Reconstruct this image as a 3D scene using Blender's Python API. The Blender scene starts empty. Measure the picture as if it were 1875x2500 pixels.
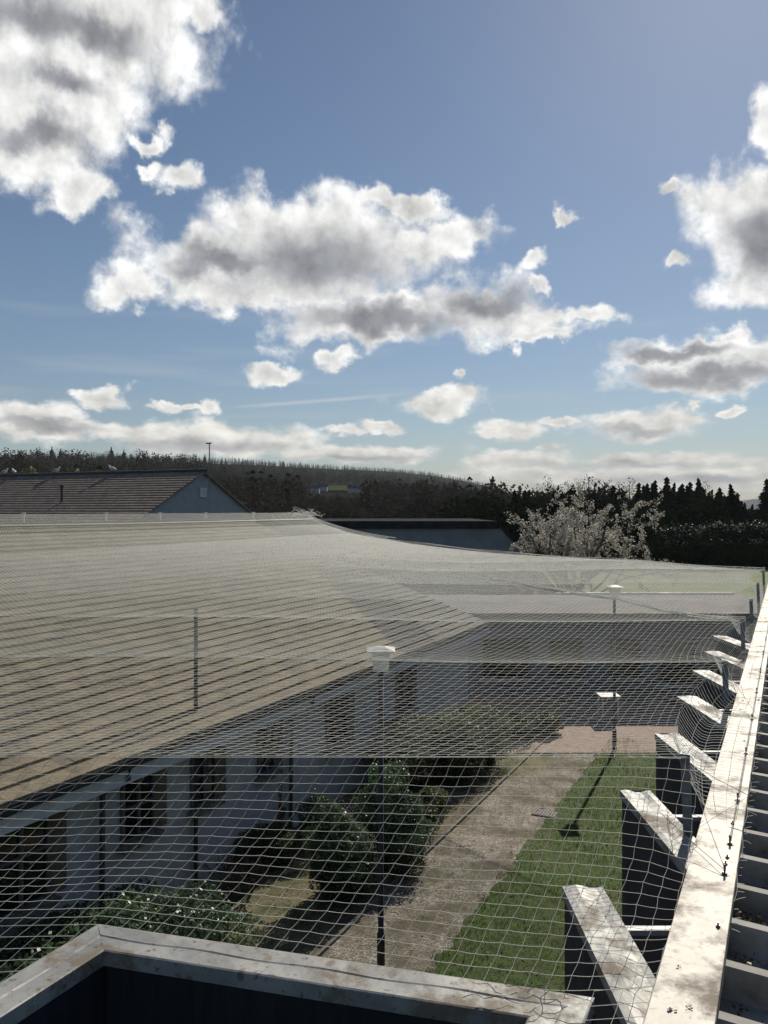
import bpy, math, random
import numpy as np
from mathutils import Vector, Matrix
random.seed(5)
rng = np.random.default_rng(11)
sc = bpy.context.scene
C = sc.collection
R = math.radians
F = 2020.0; CX = 937.5; HY = 1245.0; H = 5.8
TH = math.atan(988/2020.0)
ct, st = math.cos(TH), math.sin(TH)
RX = Vector((ct, st, 0)); FW = Vector((-st, ct, 0))

def at_depth(x, y, t):
    "point seen at photo pixel x,y lying t metres ahead"
    rx = (x-CX)/F; rz = (HY-y)/F
    return Vector(((rx*ct-st)*t, (rx*st+ct)*t, H+rz*t))
def on_ground(x, y, z=0.0):
    t = (H-z)*F/(y-HY)
    p = at_depth(x, y, t); p.z = z
    return p
def cam_pt(a, t, z):      # a metres to the side, t metres ahead
    p = RX*a + FW*t; p.z = z
    return p

# ---------------------------------------------------------------- materials
def nd(nt, kind, **kw):
    n = nt.nodes.new(kind)
    for k, v in kw.items():
        if k == 'inp':
            for a, b in v.items(): n.inputs[a].default_value = b
        else: setattr(n, k, v)
    return n
def ramp(nt, src, stops, interp='LINEAR'):
    r = nt.nodes.new('ShaderNodeValToRGB'); r.color_ramp.interpolation = interp
    e = r.color_ramp.elements
    while len(e) < len(stops): e.new(0.5)
    for i, (p, c) in enumerate(stops):
        e[i].position = p; e[i].color = (*c, 1) if len(c) == 3 else c
    if src is not None: nt.links.new(src, r.inputs[0])
    return r.outputs[0]
def mixc(nt, fac, a, b, mode='MIX'):
    m = nt.nodes.new('ShaderNodeMix'); m.data_type = 'RGBA'; m.blend_type = mode
    for idx, v in ((0, fac), (6, a), (7, b)):
        if isinstance(v, (int, float)): m.inputs[idx].default_value = v
        elif isinstance(v, tuple): m.inputs[idx].default_value = (*v, 1)
        else: nt.links.new(v, m.inputs[idx])
    return m.outputs[2]
def noise(nt, co, scale, detail=6, rough=.6, dist=0.0):
    n = nd(nt, 'ShaderNodeTexNoise', inp={'Scale': scale, 'Detail': detail, 'Roughness': rough, 'Distortion': dist})
    nt.links.new(co, n.inputs['Vector']); return n.outputs['Fac']
def mapping(nt, co, scale=(1, 1, 1)):
    m = nt.nodes.new('ShaderNodeMapping'); m.inputs['Scale'].default_value = scale
    nt.links.new(co, m.inputs[0]); return m.outputs[0]
def newmat(name):
    m = bpy.data.materials.new(name); m.use_nodes = True
    nt = m.node_tree; bs = nt.nodes['Principled BSDF']
    co = nt.nodes.new('ShaderNodeNewGeometry').outputs['Position']
    return m, nt, bs, co
def bump(nt, bs, h, strength=.4, dist=.01):
    b = nt.nodes.new('ShaderNodeBump'); b.inputs['Strength'].default_value = strength
    b.inputs['Distance'].default_value = dist
    nt.links.new(h, b.inputs['Height']); nt.links.new(b.outputs[0], bs.inputs['Normal'])
def mat(name, c1, c2=None, scale=5, rough=.8, metal=0, stretch=(1, 1, 1), bs_=.3, bd=.01, detail=7, lo=.35, hi=.65, c3=None, s3=1.0, spec=.5):
    m, nt, bs, co = newmat(name)
    v = mapping(nt, co, stretch)
    f = noise(nt, v, scale, detail)
    col = ramp(nt, f, [(lo, c1), (hi, c2 or c1)])
    if c3:
        g = noise(nt, co, s3, 4)
        k = ramp(nt, g, [(.45, (0, 0, 0)), (.62, (1, 1, 1))])
        col = mixc(nt, k, col, c3)
    nt.links.new(col, bs.inputs['Base Color'])
    bs.inputs['Roughness'].default_value = rough; bs.inputs['Metallic'].default_value = metal
    bs.inputs['Specular IOR Level'].default_value = spec
    if bs_: bump(nt, bs, f, bs_, bd)
    return m
def leafmat(name, c1, c2, scale=3.0, trans=.35, rough=.5, spec=.5):
    m, nt, bs, co = newmat(name)
    f = noise(nt, co, scale, 3)
    g = noise(nt, co, scale*14, 2)
    mx = nd(nt, 'ShaderNodeMath', operation='ADD'); nt.links.new(f, mx.inputs[0])
    m2 = nd(nt, 'ShaderNodeMath', operation='MULTIPLY', inp={1: .5}); nt.links.new(g, m2.inputs[0])
    nt.links.new(m2.outputs[0], mx.inputs[1])
    col = ramp(nt, mx.outputs[0], [(.6, c1), (.9, c2)])
    nt.links.new(col, bs.inputs['Base Color']); bs.inputs['Roughness'].default_value = rough
    bs.inputs['Specular IOR Level'].default_value = spec
    tr = nt.nodes.new('ShaderNodeBsdfTranslucent'); nt.links.new(col, tr.inputs[0])
    ms = nt.nodes.new('ShaderNodeMixShader'); ms.inputs[0].default_value = trans
    nt.links.new(bs.outputs[0], ms.inputs[1]); nt.links.new(tr.outputs[0], ms.inputs[2])
    nt.links.new(ms.outputs[0], nt.nodes['Material Output'].inputs[0])
    return m
M = {}
M['soil'] = mat('soil', (.075, .058, .04), (.15, .12, .08), 9, .95, bs_=.9, bd=.04, c3=(.2, .165, .10), s3=.55)
M['drygrass'] = mat('dry_turf', (.15, .13, .06), (.3, .26, .16), 22, .95, bs_=.8, bd=.03, c3=(.07, .09, .03), s3=1.3)
M['lawn'] = mat('lawn', (.022, .05, .004), (.065, .125, .008), 6, .9, bs_=.9, bd=.04, c3=(.065, .09, .012), s3=1.9)
M['blade'] = leafmat('grass_blade', (.04, .085, .004), (.125, .20, .010), 2.2, .4, .8, .05)
M['kerb'] = mat('kerb_concrete', (.13, .12, .10), (.25, .24, .21), 12, .9)
M['paving'] = mat('paving', (.30, .21, .16), (.44, .33, .27), 5, .9)
M['far_ground'] = mat('far_ground', (.035, .05, .02), (.07, .085, .035), .05, .95, bs_=0)
M['field'] = mat('field', (.05, .075, .025), (.075, .095, .035), .06, 1.0, bs_=0, spec=0)
M['meadow'] = mat('meadow', (.17, .22, .08), (.23, .27, .12), .3, .95, bs_=0)
M['hill'] = mat('hill', (.016, .018, .011), (.03, .029, .02), .02, 1.0, bs_=0, spec=0)
# gravel path
m, nt, bs, co = newmat('gravel')
vo = nd(nt, 'ShaderNodeTexVoronoi', inp={'Scale': 42.0}); nt.links.new(co, vo.inputs['Vector'])
bw = nd(nt, 'ShaderNodeRGBToBW'); nt.links.new(vo.outputs['Color'], bw.inputs[0])
col = ramp(nt, bw.outputs[0], [(.1, (.17, .14, .105)), (.6, (.40, .355, .29)), (.85, (.64, .60, .53))])
g = noise(nt, co, 1.2, 6, .65)
col = mixc(nt, ramp(nt, g, [(.42, (0, 0, 0)), (.6, (1, 1, 1))]), col, (.17, .15, .10))
g2 = noise(nt, co, 8, 6, .7)
col = mixc(nt, .55, col, ramp(nt, g2, [(.4, (.35, .33, .28)), (.62, (1, 1, 1))]), 'MULTIPLY')
nt.links.new(col, bs.inputs['Base Color']); bs.inputs['Roughness'].default_value = .95
bump(nt, bs, vo.outputs['Distance'], .6, .012); M['gravel'] = m
# roof tiles: joints along the course + lichen
def tilemat(name, c1, c2, moss, axis=1):
    m, nt, bs, co = newmat(name)
    sx = nt.nodes.new('ShaderNodeSeparateXYZ'); nt.links.new(co, sx.inputs[0])
    w = nd(nt, 'ShaderNodeMath', operation='MULTIPLY', inp={1: 1/.33}); nt.links.new(sx.outputs[axis], w.inputs[0])
    fr = nd(nt, 'ShaderNodeMath', operation='FRACT'); nt.links.new(w.outputs[0], fr.inputs[0])
    j = ramp(nt, fr.outputs[0], [(0, (0, 0, 0)), (.05, (1, 1, 1))])
    f = noise(nt, co, 3.5, 8, .7)
    col = ramp(nt, f, [(.35, c1), (.65, c2)])
    g = noise(nt, co, 17, 6, .75)
    k = ramp(nt, g, [(.50, (0, 0, 0)), (.62, (1, 1, 1))])
    g3 = noise(nt, co, 1.0, 4); k3 = ramp(nt, g3, [(.4, (0, 0, 0)), (.62, (1, 1, 1))])
    kk = mixc(nt, 1.0, k, k3, 'MULTIPLY')
    col = mixc(nt, kk, col, moss)
    w2 = nd(nt, 'ShaderNodeMath', operation='MULTIPLY', inp={1: 1/.24}); nt.links.new(sx.outputs[1-axis], w2.inputs[0])
    fl = [nd(nt, 'ShaderNodeMath', operation='FLOOR') for _ in (0, 1)]; nt.links.new(w.outputs[0], fl[0].inputs[0]); nt.links.new(w2.outputs[0], fl[1].inputs[0])
    cx_ = nt.nodes.new('ShaderNodeCombineXYZ'); nt.links.new(fl[0].outputs[0], cx_.inputs[0]); nt.links.new(fl[1].outputs[0], cx_.inputs[1])
    wn_ = nd(nt, 'ShaderNodeTexWhiteNoise', noise_dimensions='2D'); nt.links.new(cx_.outputs[0], wn_.inputs['Vector'])
    col = mixc(nt, .9, col, ramp(nt, wn_.outputs['Value'], [(0, (.68, .68, .70)), (1, (1.15, 1.12, 1.05))]), 'MULTIPLY')
    col = mixc(nt, .5, col, j, 'MULTIPLY')
    nt.links.new(col, bs.inputs['Base Color']); bs.inputs['Roughness'].default_value = .8
    bump(nt, bs, f, .4, .01)
    return m
M['tile'] = tilemat('concrete_tile', (.20, .165, .11), (.31, .26, .18), (.10, .09, .055))
M['tile_dark'] = tilemat('dark_tile', (.04, .038, .03), (.065, .06, .045), (.035, .035, .02))  # darker tile colour for the far stretch and rear slope
M['tile_far'] = tilemat('weathered_tile', (.19, .14, .115), (.32, .25, .20), (.12, .11, .07), 0)
M['render'] = mat('wall_render', (.50, .52, .54), (.60, .62, .64), 6, .9, bs_=.2)
M['render_far'] = mat('wall_render_far', (.30, .33, .36), (.36, .39, .42), 2, .9, bs_=0)
M['brick'] = mat('brown_brick', (.15, .12, .09), (.23, .185, .14), 9, .9)
M['hall'] = mat('hall_render', (.17, .195, .24), (.23, .255, .30), 1.2, .95, bs_=0)
M['slate'] = mat('slate_dark', (.02, .022, .026), (.04, .042, .046), 3, 1.0, bs_=0, spec=.05)
M['fascia'] = mat('fascia_paint', (.68, .72, .78), (.82, .85, .9), 2.2, .4, bs_=.05)
M['dark'] = mat('dark_metal', (.03, .033, .04), (.05, .053, .06), 6, .6, bs_=0)
M['post'] = mat('galvanised', (.13, .145, .165), (.20, .22, .25), 20, .5, .5, bs_=0)
M['white'] = mat('white_paint', (.62, .62, .6), (.8, .8, .78), 12, .5, bs_=0)
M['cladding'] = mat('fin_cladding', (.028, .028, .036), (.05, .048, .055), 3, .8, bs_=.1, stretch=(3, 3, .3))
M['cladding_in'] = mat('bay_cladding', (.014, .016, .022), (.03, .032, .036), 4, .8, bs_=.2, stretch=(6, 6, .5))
M['glass'] = mat('window_glass', (.012, .016, .02), None, 1, .08, bs_=0)
M['frame'] = mat('window_frame', (.10, .11, .12), (.16, .17, .18), 4, .5, bs_=0)
M['felt'] = mat('roof_felt', (.16, .15, .14), (.24, .225, .21), 1.2, .9, bs_=0)
M['net'] = leafmat('net_twine', (.84, .84, .80), (.93, .93, .89), 3, .6, .45, .4)
M['rope'] = leafmat('net_rope', (.66, .66, .62), (.85, .85, .8), 20, .3, .5)
M['wire'] = mat('steel_wire', (.16, .13, .12), (.26, .22, .2), 60, .4, .8, bs_=0)
M['bark'] = mat('bark', (.05, .042, .035), (.11, .09, .075), 9, .95)
M['twig'] = mat('twig', (.06, .045, .035), (.12, .09, .07), 9, .95, bs_=0)
M['laurel'] = leafmat('glossy_leaf', (.05, .095, .045), (.15, .23, .12), 1.6, .45, .35, .6)
M['flower'] = leafmat('white_flower_glint', (.15, .18, .14), (.30, .33, .27), 8, .5, .8, .05)
M['olive'] = leafmat('olive_leaf', (.055, .08, .03), (.14, .17, .075), 1.6, .4)
M['rust'] = leafmat('russet_leaf', (.12, .05, .02), (.22, .10, .04), 2.5, .25)
M['yellow'] = leafmat('yellow_flower', (.45, .36, .03), (.62, .5, .06), 3, .3)
M['conifer'] = leafmat('conifer_needle', (.010, .017, .010), (.026, .038, .018), .12, .1, 1.0, 0)
M['spruce_far'] = leafmat('far_spruce', (.006, .010, .007), (.014, .020, .012), .02, .0, 1.0, 0)
M['brownwood'] = leafmat('bare_wood', (.050, .040, .032), (.095, .078, .060), .03, .12, 1.0, 0)
M['mixwood'] = leafmat('mixed_wood', (.022, .030, .016), (.070, .062, .040), .02, .12, 1.0, 0)
M['lime'] = leafmat('lime_leaf', (.09, .11, .02), (.17, .18, .05), .5, .35)
M['blossom'] = leafmat('blossom_petal', (.40, .365, .31), (.64, .60, .53), 2, .4)
M['hedgeblossom'] = leafmat('hedge_blossom', (.09, .10, .075), (.24, .235, .2), .6, .3)
M['moss'] = leafmat('moss', (.05, .045, .02), (.24, .20, .12), 12, .1)
M['feather'] = mat('feather', (.75, .75, .74), (.82, .82, .8), 3, .7, bs_=0)
M['wing'] = mat('wing_grey', (.3, .32, .34), None, 3, .7, bs_=0)
# stained metal capping
def capmat(name, base1, base2, stain, amt, rough, metal, warm=None):
    m, nt, bs, co = newmat(name)
    f = noise(nt, mapping(nt, co, (1.5, .7, 1)), 5, 8, .6, .1)
    col = ramp(nt, f, [(.35, base1), (.62, base2)])
    # broad dirt film
    g = noise(nt, co, 3.2, 9, .72, .1)
    k = ramp(nt, g, [(amt, (0, 0, 0)), (amt+.07, (.85, .85, .85))])
    col = mixc(nt, k, col, stain)
    # speckles
    g2 = noise(nt, mapping(nt, co, (1, .8, 1)), 34, 7, .7, .2)
    k2 = ramp(nt, g2, [(.585, (0, 0, 0)), (.64, (.8, .8, .8))])
    col = mixc(nt, k2, col, tuple(.45*v for v in stain))
    # rings / drips
    vo = nd(nt, 'ShaderNodeTexVoronoi', inp={'Scale': 7.0, 'Randomness': 1.0})
    nt.links.new(mapping(nt, co, (1.3, .8, 1)), vo.inputs['Vector'])
    k4 = ramp(nt, vo.outputs['Distance'], [(.10, (.75, .75, .75)), (.16, (0, 0, 0))])
    col = mixc(nt, k4, col, tuple(.8*v for v in stain))
    nt.links.new(col, bs.inputs['Base Color'])
    rr = ramp(nt, g, [(amt-.05, (rough,)*3), (amt+.1, (.75,)*3)])
    nt.links.new(rr, bs.inputs['Roughness'])
    mm = ramp(nt, g, [(amt-.02, (metal,)*3), (amt+.08, (.0,)*3)])
    nt.links.new(mm, bs.inputs['Metallic'])
    bump(nt, bs, noise(nt, co, 4.5, 5, .5, .2), .3, .02)
    return m
M['cap'] = capmat('lead_capping', (.25, .255, .25), (.40, .395, .37), (.19, .145, .095), .52, .5, .1)
M['ledge'] = capmat('ledge_metal', (.36, .315, .26), (.50, .45, .385), (.19, .15, .11), .545, .5, .0)
M['sheet'] = mat('roof_sheet', (.25, .24, .225), (.42, .405, .37), 8, .7, .0, bs_=.1, c3=(.13, .105, .07), s3=4)

# ---------------------------------------------------------------- mesh helpers
def finish(o, parent, kind=None):
    C.objects.link(o)
    if parent is not None: o.parent = parent
    if kind: o['kind'] = kind
    return o
def arr_obj(name, V, Fc, m, parent=None, kind=None, smooth=False, mats=None, midx=None):
    V = np.asarray(V, dtype=np.float32); Fc = np.asarray(Fc, dtype=np.int32)
    if parent is not None: V = V - np.array(parent.matrix_world_translation if False else parent.location, dtype=np.float32)
    me = bpy.data.meshes.new(name)
    n, k = Fc.shape
    me.vertices.add(len(V)); me.vertices.foreach_set('co', V.ravel())
    me.loops.add(n*k); me.loops.foreach_set('vertex_index', Fc.ravel())
    me.polygons.add(n); me.polygons.foreach_set('loop_start', np.arange(0, n*k, k, dtype=np.int32))
    for mm in (mats or [m]): me.materials.append(mm)
    if midx is not None: me.polygons.foreach_set('material_index', np.asarray(midx, dtype=np.int32))
    me.update(calc_edges=True)
    me.polygons.foreach_set('use_smooth', [smooth]*n)
    return finish(bpy.data.objects.new(name, me), parent, kind)
class MB:
    def __init__(s): s.v = []; s.f = []
    def add(s, v, f):
        o = len(s.v); s.v += [tuple(p) for p in v]; s.f += [tuple(i+o for i in q) for q in f]; return s
    def box(s, a, b):
        x0, y0, z0 = a; x1, y1, z1 = b
        return s.prism([(x0, y0), (x1, y0), (x1, y1), (x0, y1)], z0, z1)
    def prism(s, poly, z0, z1):
        n = len(poly)
        ar = sum(poly[i][0]*poly[(i+1) % n][1]-poly[(i+1) % n][0]*poly[i][1] for i in range(n))
        if ar < 0: poly = poly[::-1]
        v = [(p[0], p[1], z0) for p in poly]+[(p[0], p[1], z1) for p in poly]
        f = [tuple(range(n))[::-1], tuple(range(n, 2*n))]+[(i, (i+1) % n, n+(i+1) % n, n+i) for i in range(n)]
        return s.add(v, f)
    def obox(s, p, q, w, h, up=Vector((0, 0, 1))):   # bar from p to q
        p = Vector(p); q = Vector(q); d = (q-p).normalized()
        a = d.cross(up).normalized(); b = a.cross(d).normalized()
        v = [pp+a*sx*w/2+b*sz*h/2 for pp in (p, q) for sx, sz in ((-1, -1), (1, -1), (1, 1), (-1, 1))]
        return s.add(v, [(0, 3, 2, 1), (4, 5, 6, 7), (0, 1, 5, 4), (1, 2, 6, 5), (2, 3, 7, 6), (3, 0, 4, 7)])
    def tube(s, pts, rad, n=8, caps=True):
        pts = [Vector(p) for p in pts]; rad = rad if isinstance(rad, (list, tuple)) else [rad]*len(pts)
        v = []; f = []
        for i, p in enumerate(pts):
            d = (pts[min(i+1, len(pts)-1)]-pts[max(i-1, 0)]).normalized()
            a = d.cross(Vector((0, 0, 1)) if abs(d.z) < .9 else Vector((1, 0, 0))).normalized(); b = d.cross(a)
            for k in range(n):
                an = 2*math.pi*k/n; v.append(p+(a*math.cos(an)+b*math.sin(an))*rad[i])
        for i in range(len(pts)-1):
            for k in range(n):
                f.append((i*n+k, i*n+(k+1) % n, (i+1)*n+(k+1) % n, (i+1)*n+k))
        if caps: f += [tuple(range(n))[::-1], tuple(range((len(pts)-1)*n, len(pts)*n))]
        return s.add(v, f)
    def quad(s, a, b, c, d): return s.add([a, b, c, d], [(0, 1, 2, 3)])
    def build(s, name, m, parent=None, kind=None, smooth=False, bevel=0):
        me = bpy.data.meshes.new(name)
        off = parent.location if parent is not None else Vector((0, 0, 0))
        if parent is not None and parent.parent is not None: off = off+parent.parent.location
        me.from_pydata([tuple(Vector(p)-off) for p in s.v], [], s.f); me.materials.append(m)
        if smooth: me.polygons.foreach_set('use_smooth', [True]*len(me.polygons))
        me.update()
        o = bpy.data.objects.new(name, me)
        if bevel:
            b = o.modifiers.new('bevel', 'BEVEL'); b.width = bevel; b.segments = 2; b.limit_method = 'ANGLE'
        return finish(o, parent, kind)
def tag(o, label, cat, group=None):
    o['label'] = label; o['category'] = cat
    if group: o['group'] = group
    return o
def thing(name, loc, label, cat, group=None):
    o = bpy.data.objects.new(name, None); o.empty_display_size = .2; C.objects.link(o)
    o.location = loc
    return tag(o, label, cat, group)
def copy_thing(o, loc, rz=0, label=None, scale=1.0):
    r = o.copy(); C.objects.link(r); r.location = loc; r.rotation_euler = (0, 0, rz); r.scale = (scale,)*3
    if label: r['label'] = label
    for ch in list(o.children):
        c = ch.copy(); C.objects.link(c); c.parent = r
        for g in ch.children:
            d = g.copy(); C.objects.link(d); d.parent = c
    return r

# leaf quads spread through ellipsoid blobs -> arrays
def leaves(blobs, n, size, shell=.45, asp=.6, rngl=rng, noisy=.18, droop=0):
    vol = np.array([b[3]*b[4]*b[5] for b in blobs])**(2/3); pick = rngl.choice(len(blobs), n, p=vol/vol.sum())
    B = np.array(blobs)[pick]
    d = rngl.normal(size=(n, 3)); d /= np.linalg.norm(d, axis=1)[:, None]
    ph = rngl.uniform(0, 6, 3)
    bumpy = 1+noisy*(np.sin(d[:, 0]*5+ph[0]+B[:, 0])*np.cos(d[:, 1]*6+ph[1])+np.sin(d[:, 2]*7+ph[2]+B[:, 1]*3))
    rr = (1-shell*rngl.random(n)**1.6)*bumpy
    P = B[:, :3]+d*B[:, 3:6]*rr[:, None]
    nrm = d*.7+rngl.normal(size=(n, 3))*.6; nrm /= np.linalg.norm(nrm, axis=1)[:, None]
    a = np.cross(nrm, rngl.normal(size=(n, 3))); a /= np.linalg.norm(a, axis=1)[:, None]
    b = np.cross(nrm, a)
    s = size*rngl.uniform(.6, 1.35, n)[:, None]
    V = np.stack([P-a*s*.5, P+b*s*asp*.5, P+a*s*.5, P-b*s*asp*.5], 1).reshape(-1, 3)
    Fc = np.arange(4*n).reshape(-1, 4)
    return V, Fc
def leaf_obj(name, blobs, n, size, m, parent=None, kind=None, zmin=0.03, **k):
    V, Fc = leaves(blobs, n, size, **k)
    V[:, 2] = np.maximum(V[:, 2], zmin)
    return arr_obj(name, V, Fc, m, parent, kind)
def tubes_arr(A, B, rad):
    "3-sided prisms for segments A->B"
    A = np.asarray(A); B = np.asarray(B); n = len(A)
    d = B-A; L = np.linalg.norm(d, axis=1); ok = L > 1e-6; A = A[ok]; B = B[ok]; d = d[ok]/L[ok][:, None]; n = len(A)
    rad = np.broadcast_to(rad, ok.shape)[ok][:, None] if np.ndim(rad) else rad
    up = np.tile(np.array([.05, .03, 1.]), (n, 1)); up[np.abs(d[:, 2]) > .9] = (1, 0, 0)
    a = np.cross(d, up); a /= np.linalg.norm(a, axis=1)[:, None]; b = np.cross(a, d)
    ring = [b, -b*.5+a*.866, -b*.5-a*.866]
    V = np.stack([A+r*rad for r in ring]+[B+r*rad for r in ring], 1).reshape(-1, 3)
    base = np.array([[0, 1, 4, 3], [1, 2, 5, 4], [2, 0, 3, 5]])
    Fc = (np.arange(n)[:, None, None]*6+base[None]).reshape(-1, 4)
    return V, Fc
def cat(parts):
    Vs = []; Fs = []; o = 0
    for V, Fc in parts:
        Vs.append(V); Fs.append(Fc+o); o += len(V)
    return np.concatenate(Vs), np.concatenate(Fs)

# ---------------------------------------------------------------- ground
XW = -8.1          # bungalow wall
PL, PR = -5.46, -4.06
MB().quad((-6000, -300, -.06), (6000, -300, -.06), (6000, 9000, -.06), (-6000, 9000, -.06)).build('ground', M['far_ground'], kind='structure')
MB().quad((-16, -3, -.004), (0, -3, -.004), (0, 32, -.004), (-16, 32, -.004)).build('garden_soil', M['soil'], kind='structure')
def wavy(x0, y0, y1, amp, n=60, seed=0):
    r = np.random.default_rng(seed); k = np.cumsum(r.normal(size=n+1))*.0; ys = np.linspace(y0, y1, n+1)
    ph = r.uniform(0, 6, 3)
    return [(x0+amp*(math.sin(y*2.3+ph[0])+.6*math.sin(y*5.1+ph[1])+.5*math.sin(y*11+ph[2])), y) for y in ys]
def strip(name, left, right, z, m):
    b = MB()
    for i in range(len(left)-1):
        b.quad((*left[i], z), (*right[i], z), (*right[i+1], z), (*left[i+1], z))
    return b.build(name, m, kind='structure')
Lw = [(x_+random.gauss(0, .025), y_) for x_, y_ in wavy(PR, -1, 21.6, .035, 200, 3)]
strip('lawn', Lw, [(-.3, y) for _, y in Lw], .012, M['lawn'])
strip('gravel_path', [(PL, y) for _, y in Lw], [(x+.05, y) for x, y in Lw], .004, M['gravel'])
# patio at the far end, lying square to the link building
a0 = cam_pt(2.6, 19.9, 0); 
def camquad(a1, t1, a2, t2): return [tuple(cam_pt(a, t, 0))[:2] for a, t in ((a1, t1), (a2, t1), (a2, t2), (a1, t2))]
q = camquad(2.4, 19.7, 8.5, 25.7)
MB().add([(x, y, .02) for x, y in q], [(0, 1, 2, 3)]).build('patio', M['paving'], kind='structure')
# dry turf patches in the border
def blobpatch(name, cx, cy, rx, ry, z, m, seed, rot=0):
    r = np.random.default_rng(seed); n = 40; ph = r.uniform(0, 6, 4); v = [(cx, cy, z)]
    for i in range(n):
        a = 2*math.pi*i/n; k = 1+.14*math.sin(3*a+ph[0])+.09*math.sin(5*a+ph[1])+.05*math.sin(11*a+ph[2])
        x = rx*math.cos(a)*k; y = ry*math.sin(a)*k
        v.append((cx+x*math.cos(rot)-y*math.sin(rot), cy+x*math.sin(rot)+y*math.cos(rot), z))
    return MB().add(v, [(0, 1+i, 1+(i+1) % n) for i in range(n)]).build(name, m, kind='structure')
blobpatch('dry_turf', -6.75, 10.2, .6, 2.3, .006, M['drygrass'], 1, .12)
blobpatch('dry_turf', -6.0, 18.9, .9, 2.4, .006, M['drygrass'], 2, .1)
# kerb of concrete edging strips, each laid end to end
for k in range(20):
    y0 = -.6+k*1.12
    kb = MB().box((PL-.055, y0, -.02), (PL-.005, y0+1.11, .045+.008*random.random())).build('path_kerb', M['kerb'], bevel=.006)
    kb['kind'] = 'structure'
# grass blades over the lawn
n = 60000
gx = rng.uniform(PR, -.5, n); gy = 1.5+rng.random(n)**1.3*20; gz = np.full(n, .012)
hgt = rng.uniform(.02, .055, n)*(1+.6*np.sin(gx*3.1+np.sin(gy*2.3)*2)*np.sin(gy*1.7))
an = rng.uniform(0, 6.28, n); w = .0045
P = np.stack([gx, gy, gz], 1); D = np.stack([np.cos(an), np.sin(an), 0*an], 1)*w
T = P+np.stack([rng.normal(0, .018, n), rng.normal(0, .018, n), hgt], 1)
V = np.stack([P-D, P+D, T], 1).reshape(-1, 3)
arr_obj('grass', V, np.arange(3*n).reshape(-1, 3), M['blade'], kind='stuff')
# fallen petals and leaves by the path and on the lawn
n = 900
px = np.concatenate([rng.normal(-6.2, .45, n//2), rng.uniform(PL, -1, n-n//2)]); py = np.concatenate([rng.normal(10.3, 1.6, n//2), rng.uniform(3, 16, n-n//2)])
P = np.stack([px, py, np.full(n, .035)], 1); a = rng.normal(size=(n, 3))*.016; b = rng.normal(size=(n, 3))*.012; a[:, 2] *= .3; b[:, 2] *= .3
V = np.stack([P-a, P-b, P+a, P+b], 1).reshape(-1, 3)
arr_obj('fallen_petals', V, np.arange(4*n).reshape(-1, 4), M['flower'], kind='stuff')

# weeds and tufts along both edges of the gravel
bl_ = []
for k in range(110):
    y = rng.uniform(1, 21); e = rng.random() < .55
    r_ = rng.uniform(.02, .075); bl_.append(((PR+rng.normal(-.04, .06)) if e else (PL-rng.uniform(.03, .2)), y, .02, r_*1.2, r_*1.6, r_*.8))
for k in range(60): r_ = rng.uniform(.02, .05); bl_.append((rng.uniform(PL+.05, PR-.05), rng.uniform(3, 20), .01, r_*1.5, r_*1.5, r_*.4))
for k in range(120): r_ = rng.uniform(.03, .12); bl_.append((rng.uniform(-8, PL-.15), rng.uniform(7, 21), .02, r_*1.5, r_*1.5, r_*.8))
leaf_obj('weeds', bl_, 16000, .022, M['olive'], kind='stuff', zmin=.014)
# drain grating beside the path
p = on_ground(1330, 1988)
dg = thing('drain_grating', (p.x, p.y, .02), 'small slotted drain grating at the edge of the gravel path', 'drain')
b = MB()
for i in range(8): b.box((p.x-.2+i*.055, p.y-.14, .02), (p.x-.175+i*.055, p.y+.14, .03))
b.build('bars', M['dark'], dg)
MB().box((p.x-.22, p.y-.16, .012), (p.x+.23, p.y+.16, .021)).build('base_plate', M['kerb'], dg)

# ---------------------------------------------------------------- bungalow on the left
XE, HE, PT = -7.62, 3.2, .35
XRg = -15.75
ZE = H-HE
def roofz(x): return ZE+PT*(XE-x)
bung = thing('bungalow', (XW, 10, 0), 'long low rendered bungalow with brown tiled roof and pale fascia, left of the gravel path', 'house')
YN, YF = -6.0, 22.3
MB().box((-21.5, YN, 0), (XW, YF-.35, ZE-.02)).build('wall', M['render'], bung)
def course_roof(y_of, x0, x1, nc, lip, thick):
    "stepped courses on the slope that falls to +X; y_of(x)->(ylo,yhi)"
    b = MB(); w = (x1-x0)/nc
    r = random.Random(4)
    for i in range(nc):
        xa = x0+i*w; xb = xa+w            # going up the slope towards -X
        ya0, ya1 = y_of(xa+w*.5)
        seg = max(1, int((ya1-ya0)/.66)); ys = [ya0+(ya1-ya0)*k/seg for k in range(seg+1)]
        for k in range(seg):
            jz = r.uniform(-.004, .004)
            y0, y1 = ys[k], ys[k+1]
            za = roofz(xa)+lip+jz; zb = roofz(xb)+jz*.3
            b.add([(xa+.01, y0, za-lip-.01), (xa+.01, y1, za-lip-.01), (xa+.01, y0, za), (xa+.01, y1, za), (xb, y0, zb), (xb, y1, zb)],
                  [(0, 1, 3, 2), (2, 3, 5, 4)])
    return b
def vy(x): return 16.55+(XE-x)*.82     # diagonal line where the darker tiling starts
rf = course_roof(lambda x: (YN, min(vy(x), YF)), XE, XRg, 34, .034, .02)
roof = rf.build('roof', M['tile'], bung)
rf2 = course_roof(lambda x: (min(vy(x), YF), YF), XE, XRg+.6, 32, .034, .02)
r2 = rf2.build('roof', M['tile_dark'], bung); r2['label'] = 'darker stretch of the tiled roof'
MB().quad((XRg, YN, roofz(XRg)), (XRg, YF, roofz(XRg)), (-22.3, YF, ZE+.5), (-22.3, YN, ZE+.5)).build('rear_slope', M['tile_dark'], bung)
MB().add([(XE-.5, YF-.36, ZE-.05), (-21.5, YF-.36, ZE-.05), (XRg, YF-.36, roofz(XRg)-.06)], [(0, 1, 2)]).build('gable', M['render'], bung)
b = MB()
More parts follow.
